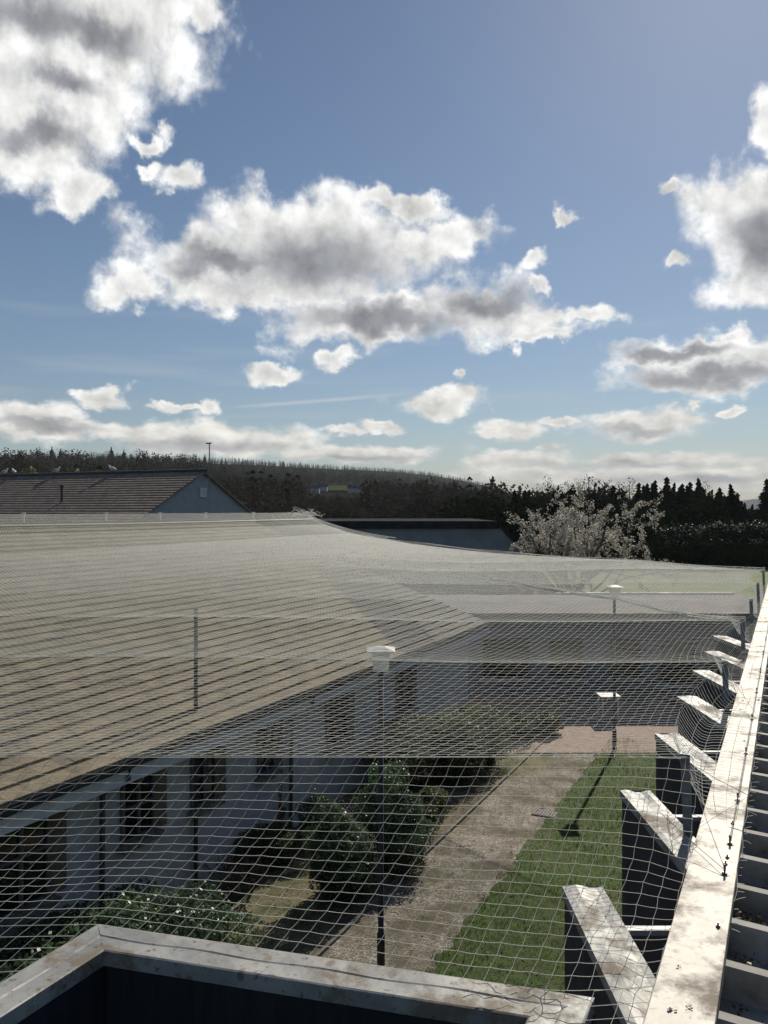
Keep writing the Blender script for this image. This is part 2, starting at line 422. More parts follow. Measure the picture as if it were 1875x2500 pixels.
for k in range(64):
    y = YN+k*.44
    b.obox((XRg, y, roofz(XRg)+.03), (XRg, y+.43, roofz(XRg)+.035), .24, .07)
b.build('ridge_tiles', M['tile'], bung)
MB().box((XE+.0, YN, ZE-.30), (XE+.028, YF, ZE-.035)).build('fascia', M['fascia'], bung)
MB().box((XW+.001, YN, ZE-.29), (XE-.001, YF, ZE-.27)).build('soffit', M['fascia'], bung)
g = MB(); g.box((XE+.03, YN, ZE-.075), (XE+.14, YF, ZE-.06)); g.box((XE+.128, YN, ZE-.062), (XE+.142, YF, ZE+.0)); g.box((XE+.03, YN, ZE-.062), (XE+.04, YF, ZE+.0))
g.build('gutter', M['dark'], bung)
wins = [(6.45, 7.2), (8.5, 9.05), (9.95, 10.45), (11.7, 12.1), (14.0, 14.8), (17.2, 18.0)]
for (y0, y1) in wins:
    wz0, wz1 = (1.15 if y1-y0 > .7 else 1.32), 2.12
    wf = MB(); e = .05; xo = XW+.004
    for (a0, a1, z0, z1) in ((y0-e, y0, wz0-e, wz1+e), (y1, y1+e, wz0-e, wz1+e), (y0, y1, wz1, wz1+e), (y0, y1, wz0-e, wz0), ((y0+y1)/2-.022, (y0+y1)/2+.022, wz0, wz1), (y0, (y0+y1)/2-.022, 1.72, 1.76), ((y0+y1)/2+.022, y1, 1.72, 1.76)):
        wf.box((xo, a0, z0), (xo+.05, a1, z1))
    w = wf.build('window', M['frame'], bung)
    pn = MB().box((XW+.003, y0, wz0), (XW+.02, y1, wz1)).build('pane', M['glass'], bung)
    pn.parent = w; w.location = (0, 0, 0)
    sl = MB().box((XW+.003, y0-.12, wz0-.12), (XW+.16, y1+.12, wz0-e-.003)).build('sill', M['kerb'], bung); sl.parent = w
    MB().box((XW+.002, y1+e+.01, wz0-.05), (XW+.03, y1+e+.26, wz1+.05)).build('brick_panel', M['brick'], bung)
for y in (8.05, 12.6, 17.4):
    d = MB().tube([(XE+.08, y, ZE-.08), (XE+.06, y, ZE-.22), (XW+.09, y, ZE-.5), (XW+.07, y, .05)], .036, 8)
    d.build('downpipe', M['post'], bung, smooth=True)
# small concrete step beside the wall
p = on_ground(493, 2161)
stp = MB().prism([(XW+.02, 9.4), (XW+.02, 10.7), (XW+.32, 10.7), (XW+.32, 9.4)], 0, .12).build('door_step', M['kerb'], bevel=.01)
tag(stp, 'narrow pale concrete step lying against the bungalow wall behind the bare shrub', 'step')

# ---------------------------------------------------------------- building the photo is taken from
bl = thing('office_building', (0, 12, 0), 'dark clad building under the camera with cream metal ledge and angled wall fins', 'building')
LX0, LX1, ZL = -.356, -.18, H-1.4
MB().box((-.34, -2, 0), (-.19, 26, ZL-.03)).build('wall', M['cladding'], bl)
lg = MB()
# ledge top made of two lapped lengths, with down-turned lips
for (y0, y1) in ((-.6, 5.62), (5.62, 11.9), (11.9, 26)):
    lg.box((LX0, y0+.002, ZL-.012), (LX1, y1-.002, ZL))
lg.box((LX0, -.6, ZL-.09), (LX0+.006, 26, ZL-.013)); lg.box((LX1-.006, -.6, ZL-.045), (LX1, 26, ZL-.013))
lg.build('ledge', M['ledge'], bl, bevel=.002)
# trapezoidal roof sheeting right of the ledge
zr = H-1.43-.085; b = MB(); pitch = .3; rh = .085
ys = []; y = -.4
prof = []
k = 0
while y < 26:
    prof += [(y, 0), (y+.17, 0), (y+.195, rh*.25), (y+.205, rh), (y+.245, rh), (y+.255, rh*.25), (y+.28, 0)]
    y += pitch
for i in range(len(prof)-1):
    (ya, za), (yb, zb) = prof[i], prof[i+1]
    b.quad((-.188, ya, zr+za), (4.5, ya, zr+za-.25), (4.5, yb, zr+zb-.25), (-.188, yb, zr+zb))
b.build('roof_sheet', M['sheet'], bl)
MB().box((-.19, -2, 0), (4.5, 26, zr-.30)).build('roof_core', M['cladding'], bl)
# moss and leaf litter in the troughs
n = 26000
k = rng.integers(2, 36, n); mx = -.17+rng.random(n)**1.5*1.2; mo = rng.random(n)
keep = (np.sin(k*1.7+mx*3)+rng.random(n)*1.2) > .25; k = k[keep]; mx = mx[keep]; mo = mo[keep]; n = len(k)
my = -.4+k*pitch-.005+mo**.8*.16; mz = zr-.25*(mx+.188)/4.69+rng.random(n)*.02*(1+np.sin(k*2.3))
P = np.stack([mx, my, mz], 1); a = rng.normal(size=(n, 3)); a /= np.linalg.norm(a, axis=1)[:, None]; bb = np.cross(a, rng.normal(size=(n, 3))); bb /= np.linalg.norm(bb, axis=1)[:, None]
s = rng.uniform(.004, .013, n)[:, None]
V = np.stack([P-a*s, P-bb*s*.6, P+a*s, P+bb*s*.6], 1).reshape(-1, 3)
arr_obj('moss', V, np.arange(4*n).reshape(-1, 4), M['moss'], kind='stuff')
# angled wall fins
ZC = H-1.5
tips = [(2.2, .0), (3.04, 0), (3.88, 0), (4.70, 0), (5.5, 0), (6.28, 0), (7.07, 0)]
for i, (yt, _) in enumerate(tips):
    tip = Vector((-.735, yt*1.5, 0))
    L = .98; wd = .072
    f1 = tip+RX*wd; f0 = tip-RX*wd; g0 = f0-FW*L; g1 = f1-FW*(L-.30)
    g1 = f1-FW*((-.345-f1.x)/st*1.0) if False else f1-FW*.70
    # cut the root on the wall plane X=-.342
    def root(p): k = (-.342-p.x)/st; return p-FW*k
    r0, r1 = root(f0), root(f1)
    fin = MB().prism([f0.xy[:], f1.xy[:], r1.xy[:], r0.xy[:]], .02, ZC-.03).build('wall_fin', M['cladding'], bl)
    e = .008
    c0, c1 = f0-RX*e+FW*e, f1+RX*e+FW*e
    cr0, cr1 = root(f0-RX*e), root(f1+RX*e)
    cb = MB()
    # slightly dished metal capping with a raised centre crease
    nseg = 10
    rows = []
    for s in range(nseg+1):
        u = s/nseg
        A = c0.lerp(cr0, u); B = c1.lerp(cr1, u); row = []
        for w in range(7):
            v = w/6; q = A.lerp(B, v)
            z = ZC+(.0055*math.sin(v*math.pi*2+i)+.004*math.sin(u*9+v*4+i*2))*(math.sin(v*math.pi))
            row.append((q.x, q.y, z))
        rows.append(row)
    vv = [p for r in rows for p in r]; ff = [(s*7+w, (s+1)*7+w, (s+1)*7+w+1, s*7+w+1) for s in range(nseg) for w in range(6)]
    cb.add(vv, ff)
    cb.quad((c0.x, c0.y, ZC-.04), (cr0.x, cr0.y, ZC-.04), (cr0.x, cr0.y, ZC), (c0.x, c0.y, ZC))
    cb.quad((c1.x, c1.y, ZC-.04), (c0.x, c0.y, ZC-.04), (c0.x, c0.y, ZC), (c1.x, c1.y, ZC))
    cb.quad((cr1.x, cr1.y, ZC-.04), (c1.x, c1.y, ZC-.04), (c1.x, c1.y, ZC), (cr1.x, cr1.y, ZC))
    cp = cb.build('capping', M['cap'], bl, smooth=False); cp.parent = fin
    # brace bar from the fin across to the wall
    s0 = f1-FW*.2; k = (-.345-s0.x)/ct
    MB().obox((s0.x, s0.y, ZC-.07), (s0.x+ct*k, s0.y+st*k, ZC-.07), .035, .02).build('fin_brace', M['white'], bl)
# lead apron low between the first fin and the ledge
ap = MB()
for i in range(4):
    for j in range(6):
        def pt(a, b_): return (-.64+a*.075, 1.2+b_*.225, H-1.62+.01*math.sin(a*2.1+b_*1.7))
        ap.quad(pt(i, j), pt(i+1, j), pt(i+1, j+1), pt(i, j+1))
ap.build('apron', M['cap'], bl)

# ---------------------------------------------------------------- projecting bay in front
bay = thing('roof_bay', (-1.4, 1.2, 0), 'open topped dark bay with wide stained metal rim in the foreground', 'parapet')
A = Vector((-2.247, 2.236, 0)); B = Vector((-.536, 2.571, 0)); w = .155
dAB = (B-A).normalized(); nAB = Vector((dAB.y, -dAB.x, 0))     # towards the camera
# side rims run along Y
Ai = A+nAB*w; Bi = B+nAB*w
def on_line(P0, d, x): return P0+d*((x-P0.x)/d.x)
AiI = on_line(Ai, dAB, A.x+w); BiI = on_line(Ai, dAB, B.x-w)
ye = -.6
def rim(name, poly, dz=0.0):
    """capping with a welt line and slightly uneven surface, poly = four corners outer a, outer b, inner b, inner a"""
    a, b_, c, d = poly; nb = 26; vv = []; ff = []; prof = [0, .05, .42, .46, .5, .96, 1]; zp = [0, .003, .002, .0045, .0015, .003, 0]
    for s in range(nb+1):
        u = s/nb; o1 = a.lerp(b_, u); i1 = d.lerp(c, u)
        for v, zz in zip(prof, zp):
            q = o1.lerp(i1, v); vv.append((q.x, q.y, ZC+dz+zz+.003*math.sin(u*23+v*5)*math.sin(math.pi*v)))
    m_ = len(prof)
    for s in range(nb):
        for k in range(m_-1): ff.append((s*m_+k, s*m_+k+1, (s+1)*m_+k+1, (s+1)*m_+k))
    o = MB().add(vv, ff)
    for p, q_ in ((a, b_), (c, d), (b_, c), (d, a)):
        o.quad((p.x, p.y, ZC-.05), (q_.x, q_.y, ZC-.05), (q_.x, q_.y, ZC+dz), (p.x, p.y, ZC+dz))
    return o.build(name, M['cap'], bay)
rim('capping', (A, B, BiI, AiI))
rim('capping', (Vector((A.x, ye, 0)), A, AiI, Vector((A.x+w, ye, 0))), 0)
rim('capping', (B, Vector((B.x, ye, 0)), Vector((B.x-w, ye, 0)), BiI), 0)
t = .02
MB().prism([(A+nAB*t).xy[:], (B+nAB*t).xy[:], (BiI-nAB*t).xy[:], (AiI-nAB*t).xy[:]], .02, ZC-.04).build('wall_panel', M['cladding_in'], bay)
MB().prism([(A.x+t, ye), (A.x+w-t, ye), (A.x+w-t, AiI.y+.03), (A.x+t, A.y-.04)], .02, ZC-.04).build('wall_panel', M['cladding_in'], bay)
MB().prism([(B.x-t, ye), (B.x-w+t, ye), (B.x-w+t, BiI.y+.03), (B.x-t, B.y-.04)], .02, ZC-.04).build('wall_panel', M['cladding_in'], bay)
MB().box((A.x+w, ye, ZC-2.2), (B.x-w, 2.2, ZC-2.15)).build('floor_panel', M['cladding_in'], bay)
# loose wire on the corner
b = MB()
for k in range(7):
    p0 = BiI+Vector((random.uniform(-.05, .12), random.uniform(-.02, .14), 0)); pts = []
    an = random.uniform(0, 6.28)
    for s in range(9):
        an += random.uniform(-.7, .7); p0 = p0+Vector((math.cos(an), math.sin(an), 0))*.022
        pts.append((p0.x, p0.y, ZC+.016+.012*abs(math.sin(s*.9+k))))
    b.tube(pts, .0012, 5)
tag(b.build('tie_wire', M['wire']), 'tangle of thin tie wire lying on the right corner of the bay rim', 'wire')

# ---------------------------------------------------------------- net
net = thing('bird_net', (-4, 8, H-1.15), 'white bird netting stretched from the ledge over the garden and up to the roof ridge', 'net')
qk = [0, .14, .39, .64, .83, .93, 1]; gk = [1.14, 1.13, 1.13, .99, .80, .52, .08]
RY = [4.05, 6.7, 9.3, 11.5, 14.1, 17.2, 20, 23, 26, 29.5, 33]
def frac_rope(y0):
    y0 = np.asarray(y0, float); idx = np.clip(np.searchsorted(RY, y0, side='right')-1, 0, len(RY)-2)
    r = np.array(RY); return (y0-r[idx])/(r[idx+1]-r[idx])
def xb(Y): # scalloped right border between the posts
    f = frac_rope(Y); return -.40-.20*np.sin(np.pi*np.clip(f, 0, 1))**.7
def hgt(X, Y, y0):
    q = np.clip((-.4-X)/15.35, 0, 1); h = np.interp(q, qk, gk)
    f = frac_rope(y0); s = 4*f*(1-f)
    h = h+s*.09*np.clip(1.2-q*1.9, 0, 1)*np.clip((13-y0)/4, .25, 1)
    h = h+.03*np.sin(X*.7+Y*.35)*np.clip(q*6, 0, 1)*np.clip((1-q)*8, 0, 1)*np.clip((y0-4.05)/2, 0, 1)
    return h
def yfar(X): return 17.2+(-.4-X)/15.35*8.6
tanT = st/ct
cell = .064
nI = int(15.35/cell)+1; nJ = int((33-4.05)/.07)+1
I, J = np.meshgrid(np.arange(nI), np.arange(nJ), indexing='ij')
X = -.4-I*cell*1.0; X = np.maximum(X, XRg)
y0 = 4.05+J*.07
Y = y0-(-.4-X)*tanT
# gathered border, zigzag knots and slack
X = X+(xb(y0)+.4)*np.exp(-I/9.0)
dz = rng.normal(0, .0012, X.shape)
X = X+.0035*np.where((I+J) % 2 == 0, 1, -1)+.006*np.sin(J*.16+I*.07)+rng.normal(0, .0012, X.shape)
Y = Y+rng.normal(0, .0015, X.shape)
Z = H-hgt(X, Y, y0)+dz*np.where(J > 0, 1, 0)
P = np.stack([X, Y, Z], -1)
ok = (Y <= yfar(X)+.02) & (X/np.maximum(Y, .01) > -1.75) & (Y > 0)
def grid_segments(P, ok):
    a = ok[:-1] & ok[1:]; b = ok[:, :-1] & ok[:, 1:]
    A = np.concatenate([P[:-1][a], P[:, :-1][b]]); Bq = np.concatenate([P[1:][a], P[:, 1:][b]])
    return A, Bq
A_, B_ = grid_segments(P, ok)
V, Fc = tubes_arr(A_, B_, .00115+.0023*np.clip((np.linalg.norm(A_[:, :2], axis=1)-7)/14, 0, 1))
arr_obj('net_panel', V, Fc, M['net'], net, smooth=True)
# near panel, falling from the first rope to the bay rim
def yrope(X): return 4.05-(-.4-X)*tanT
def yedge(X):
    e = A.y+(X-A.x)*dAB.y/dAB.x
    e = np.where(X < A.x, A.y-(A.x-X)*.42, e)
    return np.where(X > B.x, B.y, e)
NR = 20; sub = 3
cols = np.arange(0, 73)
def near_pt(X, v):
    Yr = yrope(X); Ye = np.maximum(yedge(X), -1.2); Yv = Yr+(Ye-Yr)*v
    he = np.where(X < A.x, 1.5+np.clip((A.x-X), 0, .6)*.05, 1.5)
    h = 1.14+(he-1.14)*v+.05*np.sin(np.pi*v)
    k = np.clip((X+.75)/.39, 0, 1)**2
    h = h*(1-k)+(1.15+.27*np.minimum(1, v*2.2))*k
    return Yv, h
U = np.arange(0, (len(cols)-1)*sub+1)/sub
Vv = np.arange(0, NR*sub+1)/sub
UU, VV = np.meshgrid(U, Vv, indexing='ij')
Xn = -.362-UU*cell
Yn, hn = near_pt(Xn, VV/NR)
wob = lambda a, b_, p: .0022*np.sin(a*1.1+b_*.4+p)+.0024*np.sin(a*.5-b_*.9+p*2)
fu = np.abs((UU % 1)-.5)*2; fv = np.abs((VV % 1)-.5)*2
pin = np.clip(np.minimum(VV, NR-VV)/1.5, 0, 1)
Xn = Xn+(wob(UU, VV, 1)+.0022*np.where((np.round(VV)+np.round(UU)) % 2 == 0, 1, -1)*fv*fu)*pin
Yn = Yn+(wob(VV, UU, 2)+.003*np.where(np.round(UU) % 2 == 0, 1, -1)*fu*fv)*pin
Zn = H-hn+wob(UU*.7, VV*.8, 4)*.8*pin
Zn = Zn-.0018*((1-fu)+(1-fv))*pin
Pn = np.stack([Xn, Yn, Zn], -1)
def thick_grid(P, sub, ok=None):
    As = []; Bs = []
    Pr = P[:, ::sub]; As.append(Pr[:-1].reshape(-1, 3)); Bs.append(Pr[1:].reshape(-1, 3))
    Pc = P[::sub]; As.append(Pc[:, :-1].reshape(-1, 3)); Bs.append(Pc[:, 1:].reshape(-1, 3))
    return np.concatenate(As), np.concatenate(Bs)
A1, B1 = thick_grid(Pn, sub)
parts = [tubes_arr(A1, B1, .00105)]
K = Pn[::sub, ::sub].reshape(-1, 3)                       # knots
dk = np.array([.0028, 0, 0]); parts.append(tubes_arr(K-dk, K+dk, .0017))
# continues past the corner of the bay on its left
U4 = np.arange(0, 40*sub+1)/sub; V4 = np.arange(0, 26*sub+1)/sub; UU, VV = np.meshgrid(U4, V4, indexing='ij')
X4 = A.x-.035-UU*cell; Y4a, h4a = near_pt(X4, np.ones_like(X4)); X4 = X4+wob(UU, VV, 2)*np.clip(VV/2, 0, 1)
Y4 = Y4a-VV*.06+wob(VV, UU, 3)*np.clip(VV/2, 0, 1); Z4 = H-(h4a+VV*.013)+wob(UU, VV, 6)*.6*np.clip(VV/2, 0, 1)
A4, B4 = thick_grid(np.stack([X4, Y4, Z4], -1), sub); parts.append(tubes_arr(A4, B4, .00105))
# narrow tail between the bay corner and the ledge
U2 = np.arange(0, 2*sub+1)/sub; V2 = np.arange(0, 16*sub+1)/sub
UU, VV = np.meshgrid(U2, V2, indexing='ij')
X2 = -.362-UU*.0875+wob(UU, VV, 3)*.7; Y2 = 2.571-VV*.075+wob(VV, UU, 5)*.7
Z2 = H-(1.42+.06*np.clip(UU, 0, 2)/2)-.01*np.sin(VV)
A2, B2 = thick_grid(np.stack([X2, Y2, Z2], -1), sub); parts.append(tubes_arr(A2, B2, .00105))
V, Fc = cat(parts); arr_obj('net_panel', V, Fc, M['net'], net, smooth=True)
# side strip from the scalloped border down on to the ledge
nY = int((17.2-4.05)/cell); sub = 2
Ys = np.arange(0, nY*sub+1)/sub; Us = np.arange(0, 5*sub+1)/sub
UU, VV = np.meshgrid(Us, Ys, indexing='ij')
Yb = 4.05+VV*cell; xb_ = xb(Yb); s_ = -4*(xb_+.40)
f = frac_rope(Yb); hb = 1.14+.11*4*f*(1-f)
k = UU/5.0
X3 = xb_+( -.215-xb_)*k; h3 = hb+(1.392-hb)*np.minimum(1, k*1.9)+.07*np.sin(np.pi*np.minimum(1, k*1.9))
ko = np.clip((k-.55)/.2, 0, 1)
X3 = X3+wob(UU*2, VV*.6, 2)*(1-ko*.5); Yb = Yb+wob(VV*1.3, UU*2, 7)*1.6
Z3 = H-np.minimum(h3, np.where(X3 > -.358, 1.394, 9)); Z3 = Z3+.004*np.sin(VV*1.3)*(1-k)
A3, B3 = thick_grid(np.stack([X3, Yb, Z3], -1), sub)
parts = [tubes_arr(A3, B3, np.where(A3[:, 0] > -.36, .0008, .0014))]
# frayed ends hanging off the right side of the ledge
segA = []; segB = []
for k in range(150):
    y = 3.0+k*.075; p = np.array([-.172, y, ZL-.002]); d = np.array([random.uniform(.4, 1), random.uniform(-.6, .25), random.uniform(-.1, .5)]); 
    for s in range(random.randint(1, 3)):
        q_ = p+d/np.linalg.norm(d)*.014; segA.append(p); segB.append(q_); p = q_; d = d+np.array([0, random.uniform(-.3, .3), -.15])
for k in range(200):
    y = 3.2+k*.06; p = np.array([-.176+.006*math.sin(k*.9), y, ZL+.003]); q_ = np.array([-.176+.006*math.sin((k+1)*.9), y+.06, ZL+.003]); segA.append(p); segB.append(q_)
parts.append(tubes_arr(np.array(segA), np.array(segB), .0011))
V, Fc = cat(parts); o = arr_obj('net_border', V, Fc, M['net'], net)
# ropes
def rope(name, pts, rad, m='rope', parent=net):
    A_ = np.array(pts[:-1]); B_ = np.array(pts[1:])
    V, Fc = tubes_arr(A_, B_, rad); return arr_obj(name, V, Fc, M[m], parent, smooth=True)
def zsheet(X, Y):
    y0 = Y+(-.4-X)*tanT; return H-float(hgt(np.array(X), np.array(Y), np.array(y0)))
Xs = np.linspace(-.4, -6, 60); rope('rope', [(x, float(yrope(x)), H-1.14) for x in Xs], .0022, 'net')
for yr in RY[1:2]:
    Xs = np.linspace(-.4, -8, 60); rope('rope', [(x, yr-(-.4-x)*tanT, zsheet(x, yr-(-.4-x)*tanT)+.004) for x in Xs], .0022)
Xs = np.linspace(-.4, XRg, 90)
for k in range(3):
    rope('rope', [(x, float(yfar(x))+k*.05-.05, H-np.interp((-.4-x)/15.35, qk, gk)+.015*math.sin(x*2+k)+.012*k) for x in Xs], .0055, 'net')
rope('rope', [(-15.05, y, zsheet(-15.05, y)+.03) for y in np.linspace(9, 25, 40)], .018, 'net')
# gathered seam
r_ = []
for k in range(6):
    j = random.uniform(-.09, .09); pts = []
    for s in range(41):
        u = s/40; x = -.4+(-4.15)*u; y = 9.3+4.1*u+j*math.sin(math.pi*u)**.5*(.5+u); pts.append((x, y, zsheet(x, y)+.02+.02*math.sin(k+u*5)))
    r_.append(tubes_arr(np.array(pts[:-1]), np.array(pts[1:]), .004))
V, Fc = cat(r_); arr_obj('seam', V, Fc, M['net'], net, smooth=True)
# bunched netting at the far ridge end
r_ = []
E = Vector((XRg, 25.6, H-.14))
for k in range(26):
    p0 = np.array(E[:])+rng.normal(0, .12, 3)*np.array([1, 1, .5]); an = rng.uniform(0, 6.28); pts = [p0]
    for s in range(10):
        an += rng.normal(0, .6); p0 = p0+np.array([math.cos(an)*.08, math.sin(an)*.08, rng.normal(0, .03)]); pts.append(p0)
    r_.append(tubes_arr(np.array(pts[:-1]), np.array(pts[1:]), .006))
for k in range(5):
    p0 = np.array(E[:]); p1 = np.array([-12.6+k*.25, 24.2+k*.1, H-.92]); u = np.linspace(0, 1, 14)[:, None]
    pts = p0+(p1-p0)*u; pts[:, 2] -= .12*np.sin(math.pi*u[:, 0]); r_.append(tubes_arr(pts[:-1], pts[1:], .011))
V, Fc = cat(r_); arr_obj('bunched_netting', V, Fc, M['net'], net)

# net posts on the ledge side
names = ['nearest the camera', 'second from the camera', 'third from the camera', 'fourth from the camera', 'fifth from the camera', 'at the far corner of the net']
for i, yr in enumerate(RY[:6]):
    p = thing('net_post', (-.40, yr, ZL-.3), 'grey steel net post beside the cream ledge, '+names[i], 'post', 'net posts along the ledge')
    zt = H-1.13; b = MB()
    b.add([(-.425+dx-.035*(z-3.9), yr+dy, z) for z in (3.9, zt) for dx, dy in ((0, 0), (.042, 0), (.042, .005), (.005, .005), (.005, .04), (0, .04))],
          [(0, 1, 7, 6), (1, 2, 8, 7), (2, 3, 9, 8), (3, 4, 10, 9), (4, 5, 11, 10), (5, 0, 6, 11), (6, 7, 8, 9, 10, 11)])
    b.build('shaft', M['post'], p)
    bb = MB()
    for dz_ in (.02, .035): bb.tube([(-.447, yr-.001, zt-dz_), (-.447, yr-.012, zt-dz_)], .006, 6)
    bb.build('bolt', M['wire'], p)
pp = thing('corner_pole', (-.30, 17.6, ZL), 'dark pole with a cap at the far right end of the net', 'pole')
MB().tube([(-.30, 17.6, ZL-.02), (-.30, 17.6, H-.06)], .024, 10).build('shaft', M['dark'], pp)
MB().tube([(-.30, 17.6, H-.06), (-.30, 17.6, H-.0)], [.034, .03], 10).build('cap', M['post'], pp)
# ridge posts
pos = ['leftmost of the row', 'second from the left of the photo', 'third from the left', 'fourth, below the aerial mast', 'fifth, right of the gable']
for i, x in enumerate([57, 258, 391, 502, 619]):
    rx = (x-CX)/F; ratio = (rx*ct-st)/(rx*st+ct); y = XRg/ratio
    p = thing('ridge_post', (XRg, y, roofz(XRg)), 'short white post under the net on the ridge, '+pos[i], 'post', 'ridge posts under the net')
    MB().tube([(XRg, y, roofz(XRg)+.02), (XRg, y, H-.09)], .028, 8).build('shaft', M['white'], p)
    MB().tube([(XRg, y, H-.09), (XRg, y, H-.065)], .05, 8).build('cap', M['white'], p)
p = thing('ridge_post', (XRg, 25.6, 3.4), 'tall pole at the far end of the ridge wrapped in bunched netting', 'pole')
MB().tube([(XRg, 25.6, 0), (XRg, 25.6, H-.1)], .035, 8).build('shaft', M['post'], p)
MB().tube([(XRg, 25.6, H-.1), (XRg, 25.6, H-.06)], .05, 8).build('cap', M['post'], p)

# eye bolts and wire on the ledge
eb = [3.43, 3.75, 4.33, 5.18, 6.05, 6.95, 7.85, 8.8, 9.8, 10.9]
def make_eye(y, x=-.221):
    t_ = thing('eye_bolt', (x, y, ZL), 'x', 'bolt', 'eye bolts along the ledge')
    ring = [(x, y+.011*math.cos(a), ZL+.024+.013*math.sin(a)) for a in [k*math.pi/6 for k in range(13)]]
    MB().tube(ring, .0042, 6, caps=False).build('ring', M['wire'], t_, smooth=True)
    bb = MB(); bb.tube([(x, y, ZL+.001), (x, y, ZL+.009)], .0115, 6); bb.build('nut', M['wire'], t_)
    MB().tube([(x, y, ZL), (x, y, ZL+.002)], .017, 12).build('washer', M['post'], t_)
    return t_
e0 = make_eye(eb[0])
ords = ['nearest', 'second', 'third', 'fourth', 'fifth', 'sixth', 'seventh', 'eighth', 'ninth', 'farthest']
e0['label'] = 'rusty eye bolt on the cream ledge, nearest the camera, holding the slanting wire'
for k, y in enumerate(eb[1:], 1):
    copy_thing(e0, (-.221, y, ZL), 0, 'rusty eye bolt on the ledge, %s in line from the camera' % (ords[k] if k < 9 else 'farthest'))
b = MB(); pts = []
for k in range(1, len(eb)):
    pts.append((-.221, eb[k], ZL+.026))
    if k < len(eb)-1: pts.append((-.221, (eb[k]+eb[k+1])/2, ZL+.02))
b.tube(pts, .0018, 5)
tag(b.build('ledge_cable', M['wire']), 'thin steel cable threaded through the eye bolts along the ledge', 'cable')
for k, (p0, p1, lb) in enumerate([((-.425, 4.05, H-1.17), (-.221, 3.43, ZL+.022), 'guy wire slanting from the nearest net post down to the nearest eye bolt'),
                                  ((-.425, 4.05, H-1.16), (-.178, 4.42, ZL+.004), 'guy wire from the nearest net post across to the right edge of the ledge'),
                                  ((-.41, 4.05, H-1.40), (-.178, 3.92, ZL+.004), 'wire crossing the ledge level beside the second eye bolt'),
                                  ((-.50, 3.72, H-1.3), (-.221, 3.43, ZL+.018), 'thin wire running left from the nearest eye bolt under the net'),
                                  ((-.45, 6.7, H-1.16), (-.178, 6.1, ZL+.004), 'guy wire from the second net post down to the ledge')]):
    tag(MB().tube([p0, tuple((a_+b__)/2-(.006 if i_ == 2 else 0) for i_, (a_, b__) in enumerate(zip(p0, p1))), p1], .0013, 5).build('guy_wire', M['wire']), lb, 'wire')
# stud nuts scattered on the ledge
n0 = MB().tube([(-.222, 3.57, ZL), (-.222, 3.57, ZL+.008)], .009, 6).tube([(-.222, 3.57, ZL+.008), (-.222, 3.57, ZL+.016)], .004, 6)
for k, (x, y, lb) in enumerate([(-.222, 3.60, 'upper of two dark nuts between the two nearest eye bolts'), (-.224, 3.53, 'lower of two dark nuts between the two nearest eye bolts'), (-.213, 2.99, 'lone dark nut below the nearest eye bolt'), (-.225, 4.0, 'dark nut between the second and third eye bolts')]):
    b = MB().tube([(x, y, ZL), (x, y, ZL+.007)], .0085, 6).tube([(x, y, ZL+.0071), (x, y, ZL+.015)], .004, 6)
    tag(b.build('nut', M['wire']), lb, 'nut')
M['deadleaf'] = mat('dead_leaf', (.10, .07, .045), (.2, .14, .09), 40, .9, bs_=0)
# wind-blown debris on the ledge
for k in range(12):
    y = 1.15+k*.3+random.uniform(0, .1) if k < 6 else random.uniform(1.3, 7)
    x = random.uniform(-.345, -.2); a = random.uniform(-.4, .4); L = random.uniform(.008, .02)
    b = MB(); pts = [(x+math.cos(a)*L*u, y+math.sin(a)*L*u, ZL+.002+.004*math.sin(math.pi*(u+1)/2)) for u in (-1, -.5, 0, .5, 1)]
    for s_ in range(5):
        c_ = Vector((x+random.gauss(0, L*.5), y+random.gauss(0, L*.4), ZL+.003+.003*random.random())); u_ = Vector((random.gauss(0, 1), random.gauss(0, 1), random.gauss(0, .25))).normalized()*L*.45; w_ = u_.cross(Vector((0, .2, 1))).normalized()*L*.3
        b.quad(c_-u_, c_-w_, c_+u_, c_+w_)
    o = b.build('dead_leaf', M['deadleaf']); tag(o, 'small curled dead leaf lying on the cream ledge', 'leaf', 'dead leaves on the ledge')

